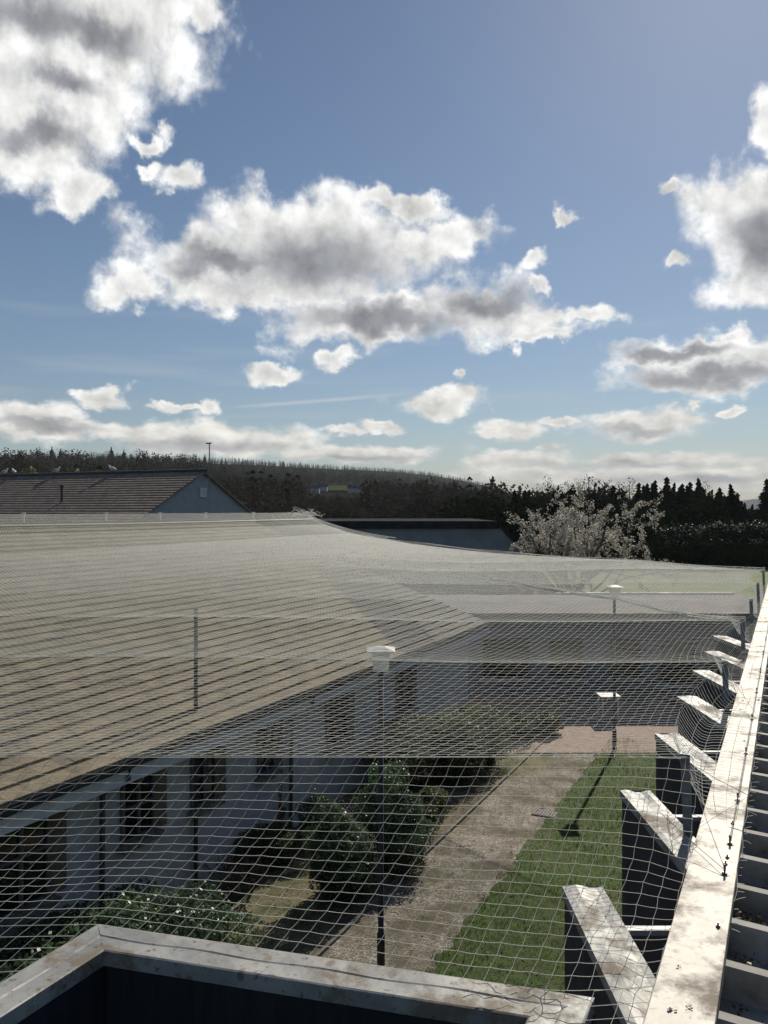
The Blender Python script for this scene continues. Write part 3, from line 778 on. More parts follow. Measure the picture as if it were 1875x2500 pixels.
# ---------------------------------------------------------------- lamps in the garden
def lamp(px, yt, t, label, name='garden_lamp'):
    p = at_depth(px, 1300, t); x, y = p.x, p.y; zt = H-(yt-HY)/F*t
    o = thing(name, (x, y, 0), label, 'lamp', 'garden lamps by the path')
    MB().tube([(x, y, 0), (x, y, .5), (x, y, .52), (x, y, zt-.30)], [.05, .05, .036, .034], 12).build('post', M['dark'], o, smooth=True)
    sh = MB(); wt, wb = .115, .095
    z0, z1 = zt-.30, zt-.055
    v = [(x+sx*wb, y+sy*wb, z0) for sx, sy in ((-1, -1), (1, -1), (1, 1), (-1, 1))]+[(x+sx*wt, y+sy*wt, z1) for sx, sy in ((-1, -1), (1, -1), (1, 1), (-1, 1))]
    v = [tuple((Vector(q)-Vector((x, y, 0))) @ Matrix.Rotation(-TH, 3, 'Z')+Vector((x, y, 0))) for q in v]
    sh.add(v, [(0, 3, 2, 1), (4, 5, 6, 7), (0, 1, 5, 4), (1, 2, 6, 5), (2, 3, 7, 6), (3, 0, 4, 7)])
    sh.build('lamp_shade', M['lampglass'], o)
    cp = MB(); wt = .175
    v = [(sx*wt, sy*wt, zt-.055) for sx, sy in ((-1, -1), (1, -1), (1, 1), (-1, 1))]+[(sx*wt, sy*wt, zt-.04) for sx, sy in ((-1, -1), (1, -1), (1, 1), (-1, 1))]+[(sx*.05, sy*.05, zt) for sx, sy in ((-1, -1), (1, -1), (1, 1), (-1, 1))]
    v = [tuple(Vector(q) @ Matrix.Rotation(-TH, 3, 'Z')+Vector((x, y, 0))) for q in v]
    cp.add(v, [(0, 3, 2, 1), (0, 1, 5, 4), (1, 2, 6, 5), (2, 3, 7, 6), (3, 0, 4, 7), (4, 5, 9, 8), (5, 6, 10, 9), (6, 7, 11, 10), (7, 4, 8, 11), (8, 9, 10, 11)])
    cp.build('lamp_roof', M['white'], o)
    return o
M['lampglass'] = leafmat('opal_glass', (.85, .87, .85), (.92, .92, .9), 3, .65, .3)
lamp(930, 1578, 10.35, 'dark post lamp with square opal shade beside the gravel path, nearer of the two')
lamp(1500, 1428, 19.9, 'dark post lamp at the far end of the path by the patio')
p = at_depth(478, 1300, 12.5); o = thing('slim_pole', (p.x, p.y, 0), 'slim dark bare pole standing in front of the bungalow wall', 'pole')
MB().tube([(p.x, p.y, 0), (p.x, p.y, H-245/F*12.5)], .03, 10).build('shaft', M['dark'], o)
MB().tube([(p.x, p.y, H-245/F*12.5), (p.x, p.y, H-245/F*12.5+.03)], .036, 10).build('cap', M['dark'], o)

# ---------------------------------------------------------------- link building at the end of the garden
lk = thing('link_building', tuple(cam_pt(4, 27, 0)), 'flat roofed single storey wing closing the far end of the garden', 'building')
def cbox(b, a0, a1, t0, t1, z0, z1):
    return b.prism([cam_pt(a, t, 0).xy[:] for a, t in ((a0, t0), (a1, t0), (a1, t1), (a0, t1))], z0, z1)
cbox(MB(), -3.4, 14, 25.8, 31, 0, 2.42).build('wall', M['hall'], lk)
cbox(MB(), -3.6, 14.2, 25.5, 31.2, 2.423, 2.6).build('roof', M['felt'], lk)
cbox(MB(), 6.5, 13.2, 31.203, 31.35, 2.42, 2.68).build('roof_trim', M['white'], lk)
cbox(MB(), -3.6, 14.2, 25.46, 25.497, 2.40, 2.62).build('fascia', M['frame'], lk)
for (x0, x1, y0, y1, mt) in ((1612, 1695, 1570, 1665, 'felt'), (1340, 1420, 1560, 1650, 'glass'), (1490, 1560, 1560, 1650, 'glass'), (1180, 1290, 1560, 1650, 'glass')):
    a0 = (x0-CX)/F*25.8; a1 = (x1-CX)/F*25.8; z1 = max(.4, min(2.2, H-(y0-HY)/F*25.8)); z0 = max(.2, H-(y1-HY)/F*25.8)
    w = cbox(MB(), a0-.06, a1+.06, 25.75, 25.797, z0-.06, z1+.06).build('window', M['frame'], lk)
    pn = cbox(MB(), a0, a1, 25.73, 25.748, z0, z1).build('pane', M['glass'], lk); pn.parent = w
    sl = cbox(MB(), a0-.15, a1+.15, 25.62, 25.729, z0-.14, z0-.07).build('sill', M['white'], lk); sl.parent = w
# things on the patio
o = thing('garden_table', tuple(cam_pt(6.2, 22.8, 0)), 'small white square garden table on the patio', 'table')
cbox(MB(), 5.9, 6.45, 22.5, 23.1, .68, .72).build('tabletop', M['white'], o)
for a in (5.95, 6.37):
    for t in (22.56, 23.02): cbox(MB(), a, a+.04, t, t+.04, .02, .679).build('leg', M['white'], o)
# meadow beyond the wing
MB().add([tuple(cam_pt(a, t, .05)) for a, t in ((9, 33), (75, 33), (110, 95), (15.5, 95))], [(0, 1, 2, 3)]).build('meadow', M['meadow'], kind='structure')

# long rendered hall behind
hall = thing('long_hall', tuple(cam_pt(1, 46, 0)), 'long grey rendered hall with dark roof edge behind the end of the net', 'building')
t0, t1 = 45, 58
a0 = (640-CX)/F*t0; a1 = (1218-CX)/F*t0; zt = H-(1291-HY)/F*t0; a2 = (1380-CX)/F*t0
cbox(MB(), a0, a1, t0, t1, 0, zt).build('wall', M['hall'], hall)
b = MB(); zr2 = H-(1272-HY)/F*t0
# sloping end with its roof running down to the right
v = []
for t in (t0-.0, t1): v += [tuple(cam_pt(a1+.004, t, 0)), tuple(cam_pt(a2, t, 0)), tuple(cam_pt(a2, t, .6)), tuple(cam_pt(a1+.004, t, zt+.2))]
b.add(v, [(0, 1, 2, 3), (4, 7, 6, 5), (0, 4, 5, 1), (1, 5, 6, 2), (0, 3, 7, 4)]); b.build('end_wall', M['hall'], hall)
b = MB(); e = .25
A1_ = cam_pt(a1-.1, t0-e, zr2); A2_ = cam_pt(a2+.3, t0-e, .6); A3_ = cam_pt(a2+.3, t1+e, .6); A4_ = cam_pt(a1-.1, t1+e, zr2)
dn = Vector((0, 0, -.18)); up_ = [A1_, A2_, A3_, A4_]; lo_ = [q_+dn for q_ in up_]
b.add([tuple(q_) for q_ in up_+lo_], [(0, 1, 2, 3), (7, 6, 5, 4), (0, 4, 5, 1), (1, 5, 6, 2), (2, 6, 7, 3), (3, 7, 4, 0)])
b.build('roof_slope', M['slate'], hall)
cbox(MB(), a0-.3, a1-.11, t0-.3, t1+.3, zt+.003, zr2).build('roof', M['slate'], hall)

# gabled house far left
XG = -35.0
def ratio_px(x): rx = (x-CX)/F; return (rx*ct-st)/(rx*st+ct)
yA = XG/ratio_px(494); yL = XG/ratio_px(358); yR = XG/ratio_px(617)
tA = yA*ct-XG*st; zA = H+95/F*tA
sl = .51; hw = (zA-3.0)/sl
gh = thing('gabled_house', (XG, yA, 0), 'large house with pale grey gable and striped brown tiled roof beyond the net', 'house')
MB().add([(XG, yA-hw, 0), (XG, yA+hw, 0), (XG, yA+hw, 3), (XG, yA, zA-.05), (XG, yA-hw, 3), (-90, yA-hw, 0), (-90, yA+hw, 0), (-90, yA+hw, 3), (-90, yA, zA-.05), (-90, yA-hw, 3)],
         [(0, 1, 2, 3, 4), (5, 9, 8, 7, 6), (0, 4, 9, 5), (1, 6, 7, 2)]).build('wall', M['render_far'], gh)
b = MB(); nc = 34
for i in range(nc):
    ya = yA-hw-.5+(hw+.5)*i/nc; yb_ = yA-hw-.5+(hw+.5)*(i+1)/nc
    za = zA-(yA-ya)*sl+.05; zb = zA-(yA-yb_)*sl
    b.add([(XG+.25, ya, za-.10), (-90, ya, za-.10), (-90, ya, za), (XG+.25, ya, za), (-90, yb_, zb), (XG+.25, yb_, zb)], [(0, 3, 2, 1), (3, 5, 4, 2)])
b.quad((XG+.25, yA-hw-.5, zA-(hw+.5)*sl-.08), (XG+.25, yA-hw-.5, zA-(hw+.5)*sl+.02), (XG+.25, yA, zA+.06), (XG+.25, yA, zA-.12))
b.build('roof', M['tile_far'], gh)
MB().add([(XG+.25, yA, zA), (XG+.25, yA+hw+.5, zA-(hw+.5)*sl), (-90, yA+hw+.5, zA-(hw+.5)*sl), (-90, yA, zA), (XG+.25, yA, zA-.15), (XG+.25, yA+hw+.5, zA-(hw+.5)*sl-.15)], [(0, 1, 2, 3), (0, 4, 5, 1)]).build('roof', M['tile_far'], gh)
MB().tube([(XG+.3, yA, zA+.03), (-90, yA, zA+.03)], .14, 8).build('ridge_tiles', M['dark'], gh)
zp = H-55/F*0+ (HY-1190)/F*tA
lb = MB().box((XG+.02, yA-.32, zA-(1204-1150)/F*tA-.25), (XG+.12, yA+.32, zA-(1204-1150)/F*tA+.35)).build('wall_vent', M['white'], gh)
MB().box((XG+.121, yA-.26, zA-(1204-1150)/F*tA-.19), (XG+.125, yA+.26, zA-(1204-1150)/F*tA+.29)).build('louvre', M['render'], gh)
ms = thing('mast', (XG+.4, yA+.3, zA-1), 'thin vertical aerial mast rising above the gable of the far house', 'mast')
zt_ = H+(HY-1080)/F*tA
MB().tube([(XG+.35, yA+.3, zA-1.4), (XG+.35, yA+.3, zt_)], .035, 6).build('shaft', M['post'], ms)
MB().tube([(XG+.1, yA+.3, zt_-.05), (XG+.5, yA+.3, zt_-.05)], .05, 6).build('aerial_head', M['post'], ms)
# roof window pipe on the slope
yp_ = yA-4; zz_ = zA-4*sl
vp = thing('roof_pipe', (XG-12, yp_, zz_), 'short vent pipe on the striped roof of the gabled house', 'pipe')
rx = (242-CX)/F; 
MB().tube([(-43.5, yp_, zz_-.05), (-43.5, yp_, zz_+1.0)], .09, 8).build('shaft', M['dark'], vp)
MB().tube([(-43.5, yp_, zz_+1.0), (-43.5, yp_, zz_+1.1)], .14, 8).build('cap', M['dark'], vp)
# gulls
def gull(px, py, X0, label, ang):
    pr = ratio_px(px)
    if py < 1168: Yg = yA; Xg_ = pr*yA
    else: Yg = yA-1.3; Xg_ = pr*(yA-1.3)
    zg = zA-(yA-Yg)*sl+.17
    o = thing('gull', (Xg_, Yg, zg), label, 'gull', 'gulls on the far roof'); o.rotation_euler = (0, 0, ang)
    base = Vector((Xg_, Yg, zg)); S = 1.15
    pr_ = [(-.30, .05, .012), (-.22, .06, .05), (-.1, .10, .095), (.02, .13, .115), (.12, .15, .10), (.18, .21, .065), (.21, .27, .05), (.24, .31, .055), (.28, .32, .04), (.31, .31, .015)]
    MB().tube([base+Vector((x*S, 0, (z+.02)*S)) for x, z, r_ in pr_], [r_*S for x, z, r_ in pr_], 10).build('body', M['feather'], o, smooth=True)
    b = MB()
    for s in (-1, 1): b.tube([base+Vector((x*S, s*y*S, z*S)) for x, y, z in ((.12, .07, .17), (0, .10, .15), (-.16, .07, .11), (-.34, .02, .08))], [.03*S, .05*S, .04*S, .008*S], 8)
    b.build('wing', M['wing'], o, smooth=True)
    MB().tube([base+Vector((.31*S, 0, .33*S)), base+Vector((.38*S, 0, .31*S))], [.014*S, .004*S], 6).build('beak', M['yellow'], o)
    b = MB()
    for s in (-1, 1): b.tube([base+Vector((.02, s*.04*S, .05*S)), base+Vector((.03, s*.04*S, -.14))], .009, 5)
    b.build('leg', M['rust'], o)
gull(10, 1162, 0, 'white gull sitting on the far ridge, at the left edge of the photo', .3)
gull(34, 1162, 0, 'white gull on the far ridge, second from the left edge', 2.8)
gull(137, 1167, 0, 'white gull standing below the ridge between the left pair and the right gull', .2)
gull(275, 1154, 0, 'white gull on the far ridge, the one nearest the gable', 3.3)

# ---------------------------------------------------------------- shrubs
def shrub(name, label, cat_, blobs, n, size, m, flowers=0, fm='flower', group=None, fsize=.02, stems=True, shell=.28):
    c = blobs[0]; o = thing(name, (c[0], c[1], 0), label, cat_, group); n = int(n*1.5); flowers = int(flowers*2.2); size *= .85
    core = rng
    leaf_obj('foliage', blobs, n, size, m, o, shell=shell)
    if flowers:
        fb = [(b[0], b[1], b[2]+.03, b[3]*1.02, b[4]*1.02, b[5]*1.02) for b in blobs]
        leaf_obj('flowers', fb, flowers, fsize, M[fm], o, shell=.10, asp=.9, zmin=.3)  # pale quads: blooms, but on the laurel hedge they stand for leaf glints
    if stems:
        b = MB()
        for k in range(9):
            a = random.uniform(0, 6.28); bl_ = blobs[0]; e = Vector((bl_[0]+math.cos(a)*bl_[3]*.7, bl_[1]+math.sin(a)*bl_[4]*.7, bl_[2]+bl_[5]*random.uniform(-.2, .7)))
            s = Vector((bl_[0]+math.cos(a)*.012, bl_[1]+math.sin(a)*.012, 0)); mdl = s.lerp(e, .5)+Vector((0, 0, .12))
            b.tube([s, mdl, e], [.022, .014, .005], 6)
        b.build('stem', M['bark'], o)
    return o
shrub('laurel_hedge', 'broad glossy dark green shrub with white glint specks at bottom left behind the bay', 'shrub',
      [(-7.1, 7.2, .55, .95, 1.2, .68), (-6.75, 8.1, .42, .8, .85, .52), (-7.6, 6.2, .5, .6, 1.2, .55), (-6.5, 6.8, .42, .7, 1.0, .52), (-6.3, 5.7, .38, .9, 1.1, .45)], 30000, .075, M['laurel'], 3200, fsize=.013)  # pale flecks put in as painted glints on the glossy leaves
def px_shrub(px, pyb, wpx, ytop, **k):
    p = on_ground(px, pyb); t = H*F/(pyb-HY); w = wpx*t/F/2; zt = H-(ytop-HY)/F*t
    return p.x, p.y, w, zt
x, y, w, z = px_shrub(822, 2190, 140, 1978)
shrub('round_shrub', 'upright rounded dark shrub with white flowers, nearest to the lamp post', 'shrub', [(x, y, z*.55, w, w, z*.47), (x+.1, y+.1, z*.33, w*1.0, w, z*.33)], 13000, .05, M['laurel'], 900, group=None)
x, y, w, z = px_shrub(960, 2110, 150, 1885)
shrub('round_shrub', 'tall rounded dark shrub with white flowers, directly behind the lamp post', 'shrub', [(x-.1, y, z*.55, w, w, z*.47), (x+.15, y, z*.35, w, w, z*.35)], 13000, .05, M['laurel'], 800)
x, y, w, z = px_shrub(775, 2070, 90, 1930)
shrub('dwarf_conifer', 'small green conifer dome left of the tall white flowered shrub', 'shrub', [(x, y, z*.5, w, w, z*.48)], 6000, .035, M['laurel'])
x, y, w, z = px_shrub(668, 2040, 50, 1905)
shrub('russet_conifer', 'narrow orange brown columnar conifer by the bungalow wall', 'shrub', [(x, y, z*.5, w, w, z*.5)], 3500, .04, M['rust'])
x, y, w, z = px_shrub(672, 2105, 110, 2005)
shrub('low_shrub', 'low rounded olive brown shrub in front of the russet conifer', 'shrub', [(x, y, z*.5, w, w, z*.5), (x-.5, y-.2, z*.4, w*.8, w*.8, z*.4)], 8000, .04, M['olive'])
x, y, w, z = px_shrub(1040, 1925, 190, 1770)
shrub('flowering_bush', 'wide grey green flowering bush beyond the lamp, left clump', 'shrub', [(x-.6, y, z*.5, w*.9, w*1.1, z*.5), (x+.1, y+1.0, z*.5, w, w, z*.55)], 15000, .06, M['olive'], 1800, fsize=.03, shell=.5)
x, y, w, z = px_shrub(1130, 1905, 150, 1760)
shrub('flowering_bush', 'wide grey green flowering bush beyond the lamp, right clump beside the path', 'shrub', [(x-.2, y, z*.5, w, w*1.1, z*.5), (x, y+1.2, z*.5, w, w, z*.55)], 13000, .06, M['olive'], 1200, fsize=.03, shell=.5)
x, y, w, z = px_shrub(1075, 1990, 80, 1925)
shrub('low_shrub', 'low dark bush at the kerb just beyond the lamp post', 'shrub', [(x-.2, y, z*.45, w, w*1.4, z*.5), (x-.1, y-.6, z*.3, w*.8, w*1.2, z*.4)], 6000, .05, M['olive'])
x, y, w, z = px_shrub(1195, 1850, 50, 1785)
shrub('yellow_bush', 'small bush with bright yellow flowers near the path', 'shrub', [(x, y, z*.55, w, w, z*.45)], 1800, .05, M['olive'], 500, 'yellow', fsize=.06)
for k, (px_, pb, wp, yt, lb) in enumerate([(1150, 1800, 110, 1728, 'left of three low green bushes before the far wing'), (1255, 1800, 110, 1735, 'middle of three low green bushes before the far wing'), (1330, 1790, 80, 1738, 'right of three low green bushes before the far wing')]):
    x, y, w, z = px_shrub(px_, pb, wp, yt)
    shrub('border_bush', lb, 'shrub', [(x, y, z*.5, w, w, z*.5)], 5000, .06, M['olive'], group='low bushes at the end of the border')
# bare twiggy shrubs
def branchy(base, h, spread, n, depth, rad0, seed, up=.8, shrink=.68, first=None):
    r = random.Random(seed); segs = []; tips_ = []
    def grow(p, d, L, rad, k):
        pts = 3; q = p
        for s in range(pts):
            d = (d+Vector((r.gauss(0, .14), r.gauss(0, .14), r.gauss(.03, .08)))).normalized()
            q2 = q+d*L/pts; segs.append((q, q2, rad*(1-.25*s/pts))); q = q2
        if k == 0: tips_.append((q, d)); return
        nb = r.choice((2, 3, 3)) if k > 1 else r.choice((2, 3, 4))
        for j in range(nb):
            a = r.uniform(0, 6.28); side = d.cross(Vector((math.cos(a), math.sin(a), .3))).normalized()
            grow(q-d*L*r.uniform(0, .4), (d*up+side*r.uniform(.35, .9)*spread).normalized(), L*shrink*r.uniform(.8, 1.2), rad*.62, k-1)
    for j in range(n):
        a = r.uniform(0, 6.28); dd = Vector((math.cos(a)*spread*r.uniform(.1, .8), math.sin(a)*spread*r.uniform(.1, .8), 1)).normalized() if n > 1 else Vector((.03, 0, 1))
        grow(Vector(base), dd, h*(first or .35), rad0, depth)
    return segs, tips_
def seg_obj(name, segs, m, parent):
    A_ = np.array([s[0][:] for s in segs]); B_ = np.array([s[1][:] for s in segs]); rr = np.array([s[2] for s in segs])
    V, Fc = tubes_arr(A_, B_, rr); return arr_obj(name, V, Fc, m, parent)
for k, (px_, pb, hh, lb) in enumerate([(560, 2205, 1.0, 'leafless twiggy shrub in front of the pale step'), (615, 2180, .8, 'leafless twiggy shrub right of the pale step, next to the dry turf'), (430, 2175, .6, 'small leafless shrub left of the pale step by the wall'), (985, 2140, .7, 'leafless twiggy shrub on the kerb side of the tall flowered shrub')]):
    p = on_ground(px_, pb); o = thing('bare_shrub', p, lb, 'shrub')
    sg, tp = branchy(p, hh, .9, 9, 3, .012, 20+k); seg_obj('branches', sg, M['twig'], o)

# blossom tree
tb = cam_pt((1390-CX)/F*40, 40, 0)
o = thing('blossom_tree', tb, 'spreading cherry tree covered in pale blossom behind the end of the net', 'tree')
segs = []; tips_ = []
sg, tp = branchy(tb, 6.6, 1.0, 1, 0, .20, 1, first=.22); segs += sg; top = tp[0][0]
rr = random.Random(8)
for k in range(22):
    a = k*2.4; out = .25+1.7*((k % 6)/5)
    d = Vector((math.cos(a)*out, math.sin(a)*out, 1)).normalized()
    s2 = []; 
    def grow(p, d, L, rad, k_):
        q = p
        for s in range(4):
            d = (d+Vector((rr.gauss(0, .10), rr.gauss(0, .10), rr.gauss(.03, .06)))).normalized(); q2 = q+d*L/4; segs.append((q, q2, rad*(1-.08*s))); q = q2
            if k_ <= 2: tips_.append((q, d))
            if s > 0 and k_ > 0 and rr.random() < .85:
                a_ = rr.uniform(0, 6.28); side = d.cross(Vector((math.cos(a_), math.sin(a_), .2))).normalized()
                grow(q, (d*.75+side*rr.uniform(.4, .9)).normalized(), L*rr.uniform(.45, .65), rad*.55, k_-1)
        
    grow(top+Vector((0, 0, rr.uniform(-.5, .7))), d, rr.uniform(2.3, 3.5), .07, 3)
seg_obj('branches', segs, M['bark'], o)
TP = np.array([t_[0][:] for t_ in tips_]); 
n = 23000; TP = TP[rng.permutation(len(TP))[:2200]]; pk = rng.integers(0, len(TP), n); Pb = TP[pk]+rng.normal(0, .06, (n, 3))
a = rng.normal(size=(n, 3)); a /= np.linalg.norm(a, axis=1)[:, None]; b_ = np.cross(a, rng.normal(size=(n, 3))); b_ /= np.linalg.norm(b_, axis=1)[:, None]; s = rng.uniform(.018, .04, n)[:, None]
V = np.stack([Pb-a*s*1.1, Pb-b_*s*1.1, Pb+a*s*1.1, Pb+b_*s*1.1], 1).reshape(-1, 3)
arr_obj('blossom', V, np.arange(4*n).reshape(-1, 4), M['blossom'], o)

# flowering hedge at the right
for k, (px_, yt, wpx, t, lb) in enumerate([(1660, 1288, 110, 88, 'leftmost'), (1760, 1282, 120, 90, 'second'), (1850, 1276, 120, 92, 'third'), (1960, 1275, 130, 93, 'rightmost')]):
    c = cam_pt((px_-CX)/F*t, t, 0); w = wpx/F*t*.62; zt = H-(yt-HY)/F*t
    o = thing('hawthorn_bush', c, 'large dark bush frosted with pale blossom, %s of its row' % lb, 'bush', 'blossoming bushes right of the cherry tree')
    bl_ = [(c.x, c.y, zt*.5, w, w, zt*.5), (c.x+.8, c.y-.5, zt*.45, w*.9, w, zt*.42), (c.x-1, c.y+.3, zt*.55, w*.7, w*.7, zt*.4)]
    leaf_obj('foliage', bl_, 8500, .36, M['conifer'], o)
    leaf_obj('flowers', [(q_[0], q_[1], q_[2]+.1, q_[3], q_[4], q_[5]) for q_ in bl_], 2600, .15, M['hedgeblossom'], o, shell=.12, zmin=2.3)
# lower dark hedge in front
o = thing('dark_hedge', cam_pt(32, 81, 0), 'dense low dark hedge running along below the blossoming bushes', 'hedge')
bl_ = []
for k in range(15):
    a = (1270+k*50-CX)/F*81; c = cam_pt(a, 81+random.uniform(-1, 1), 0); z = H-(1335+random.uniform(-14, 10)-HY)/F*81
    bl_.append((c.x, c.y, z*.5, 2.2, 1.8, z*.55))
leaf_obj('foliage', bl_, 16000, .32, M['conifer'], o)

# ---------------------------------------------------------------- trees
def conifer_mesh(name, h, r0, seed, tiers=16, per=13):
    r = np.random.default_rng(seed); V = []; Fc = []
    for k in range(tiers):
        u = k/tiers; z = h*(.06+.92*u); rad = r0*(1-u)**.65*(.75+.45*r.random())+.12
        for j in range(per if u < .8 else 7):
            a = 2*math.pi*(j+r.random()*.8)/per; rr_ = rad*r.uniform(.6, 1.15); dr = h*.035*r.uniform(.5, 1.6)
            w_ = .32*rad+.12; c_, s_ = math.cos(a), math.sin(a)
            o_ = len(V)
            V += [(0, 0, z+h*.03), (c_*rr_*.6-s_*w_, s_*rr_*.6+c_*w_, z-dr*.5), (c_*rr_, s_*rr_, z-dr), (c_*rr_*.6+s_*w_, s_*rr_*.6-c_*w_, z-dr*.5)]
            Fc.append((o_, o_+1, o_+2, o_+3))
    V.append((0, 0, h)); V += [(.09, 0, h*.9), (-.05, .08, h*.9), (-.05, -.08, h*.9)]; o_ = len(V)-4
    Fc += [(o_, o_+1, o_+2, o_+2), ]
    Fc = [f_ for f_ in Fc if len(set(f_)) == 4]
    return np.array(V, dtype=float), np.array(Fc)
def bushy_mesh(h, r0, seed, n=260, size=.9, trunk=.25):
    r = np.random.default_rng(seed)
    bl_ = [(0, 0, h*.6, r0, r0, h*.4)]+[(r.normal(0, r0*.45), r.normal(0, r0*.45), h*r.uniform(.4, .75), r0*.6, r0*.6, h*.25) for _ in range(4)]
    V, Fc = leaves(bl_, n, size, shell=.6, rngl=r, noisy=.25)
    return V, Fc
# individual conifers along the right skyline
protos = []
def make_tree(kind, seed, label, loc, rz, scale, m, group):
    o = thing('conifer' if kind == 'c' else 'larch', (0, 0, 0), label, 'tree', group)
    if kind == 'c':
        V, Fc = conifer_mesh('crown', 12, 3.3, seed, 22, 19)
    else:
        V, Fc = leaves([(0, 0, 7.2, 1.5, 1.5, 4.8), (.5, .3, 6, 1.7, 1.6, 3)], 2200, .26, shell=.8, rngl=np.random.default_rng(seed), noisy=.12)
    arr_obj('crown', V, Fc, m, o)
    MB().tube([(0, 0, 0), (0, 0, 6), (.05, 0, 11)], [.22, .14, .04], 8).build('trunk', M['bark'], o)
    o.location = loc; o.rotation_euler = (0, 0, rz); o.scale = (scale,)*3
    return o
TL = [(1255, 1192, 'c'), (1283, 1184, 'c'), (1312, 1183, 'l'), (1338, 1174, 'l'), (1362, 1180, 'l'), (1388, 1170, 'l'), (1412, 1174, 'l'), (1438, 1166, 'l'), (1462, 1172, 'l'), (1487, 1168, 'l'), (1512, 1176, 'l'), (1537, 1176, 'l'),
      (1560, 1171, 'c'), (1580, 1165, 'c'), (1600, 1167, 'c'), (1628, 1166, 'c'), (1648, 1170, 'c'), (1666, 1166, 'c'), (1684, 1172, 'c'), (1704, 1168, 'c'), (1722, 1176, 'l'), (1740, 1182, 'c'), (1757, 1186, 'c'), (1782, 1182, 'c'), (1800, 1196, 'c'), (1818, 1216, 'c'), (1838, 1228, 'c'), (1872, 1170, 'c'), (1905, 1180, 'c'), (1940, 1175, 'c')]
TL = TL+[(a_+11, b_+rng.uniform(8, 26), 'c') for a_, b_, c_ in TL if a_ < 1830]
words = {'c': 'dark green pointed conifer on the right skyline', 'l': 'bare brownish tree on the right skyline'}
pr = {}
for i, (px_, yt, kd) in enumerate(TL):
    t = 118+((i*37) % 11)*2.2
    zt = H+(HY-yt)/F*t; sca = zt/12.0
    loc = cam_pt((px_-CX)/F*t, t, 0); sca *= 1+.05*math.sin(i*4.7)
    key = (kd, i % 3)
    where = ', number %d' % (i+1)
    side = 'above the cherry blossom' if 1255 < px_ < 1560 else ('right of the cherry blossom' if px_ >= 1560 else 'left of the cherry blossom')
    lab = '%s, %s' % (words[kd], side)
    grp = lab
    if key not in pr:
        pr[key] = make_tree(kd, 40+i, lab, loc, i*1.1, sca, M['conifer'] if kd == 'c' else M['brownwood'], grp)
    else:
        c = copy_thing(pr[key], loc, i*1.3, lab, sca); c['group'] = grp
# undergrowth / wood behind and below them, one mass
bl_ = []
for k in range(170):
    px_ = rng.uniform(1090, 1990); t = rng.uniform(95, 150); yt = rng.uniform(1196, 1330)
    if px_ > 1790: yt = max(yt, 1245)
    if px_ < 1240: yt = max(yt, 1205)
    zt = max(2.2, H+(HY-yt)/F*t); c = cam_pt((px_-CX)/F*t, t, 0); bl_.append((c.x, c.y, zt*.5, 2.6, 2.4, zt*.5))
leaf_obj('woodland', bl_, 52000, .7, M['conifer'], kind='stuff', shell=.5)
# band of round dark trees and bare wood behind the hall
for k, px_ in enumerate([690, 735, 800, 835, 872, 930, 968, 1010, 1060, 1105, 1150]):
    t = 150+((k*29) % 7)*4; yt = [1262, 1258, 1254, 1250, 1256, 1258, 1256, 1262, 1255, 1252, 1250][k]; zt = H+(HY-yt)/F*t; c = cam_pt((px_-CX)/F*t, t, 0)
    lab = 'rounded dark evergreen standing above the roof of the long hall'
    o = thing('round_tree', c, lab, 'tree', 'rounded evergreens above the long hall roof')
    leaf_obj('crown', [(c.x, c.y, zt*.55, 2.3, 2.2, zt*.45), (c.x+1, c.y, zt*.4, 1.8, 1.8, zt*.35)], 1500, .45, M['conifer'], o)
    MB().tube([c, c+Vector((0, 0, zt*.6))], [.2, .1], 6).build('trunk', M['bark'], o)

# ---------------------------------------------------------------- wooded hill
sx = [-700, 0, 200, 400, 600, 800, 940, 1060, 1150, 1220, 1300, 1500, 2300]
sy = [1108, 1112, 1106, 1114, 1121, 1134, 1141, 1153, 1170, 1188, 1218, 1232, 1240]
rr_x = [-700, 0, 400, 800, 1200, 1900, 2300]; rr_y = [700, 700, 900, 1500, 2100, 2600, 2600]
TR = 8.0
def sky_y(x): return np.interp(x, sx, sy)
def Rr(x): return np.interp(x, rr_x, rr_y)
def hill_pt(x, v):
    x = np.asarray(x, float); v = np.asarray(v, float)
    Rm = Rr(x); t = 190*(Rm/190)**v
    ytop = sky_y(x)+TR*F/Rm
    yy = 1303+(ytop-1303)*v**.9
    z = H+(HY-yy)/F*t; a = (x-CX)/F*t
    X = a*ct-t*st; Y = a*st+t*ct
    return np.stack([X, Y, z], -1), t
xs = np.linspace(-700, 2300, 150); vs = np.linspace(0, 1.0, 50)
XX, VV = np.meshgrid(xs, vs, indexing='ij'); Pn, _ = hill_pt(XX, VV)
back = Pn[:, -1:].copy(); back[..., :2] *= 1.25; back[..., 2] = -5
front = Pn[:, :1].copy(); front[..., :2] *= .93; front[..., 2] = -.5
G = np.concatenate([front, Pn, back], 1); ni, nj = G.shape[:2]
idx = np.arange(ni*nj).reshape(ni, nj); Fq = np.stack([idx[:-1, :-1], idx[1:, :-1], idx[1:, 1:], idx[:-1, 1:]], -1).reshape(-1, 4)
arr_obj('hills', G.reshape(-1, 3), Fq, M['hill'], kind='structure', smooth=True)
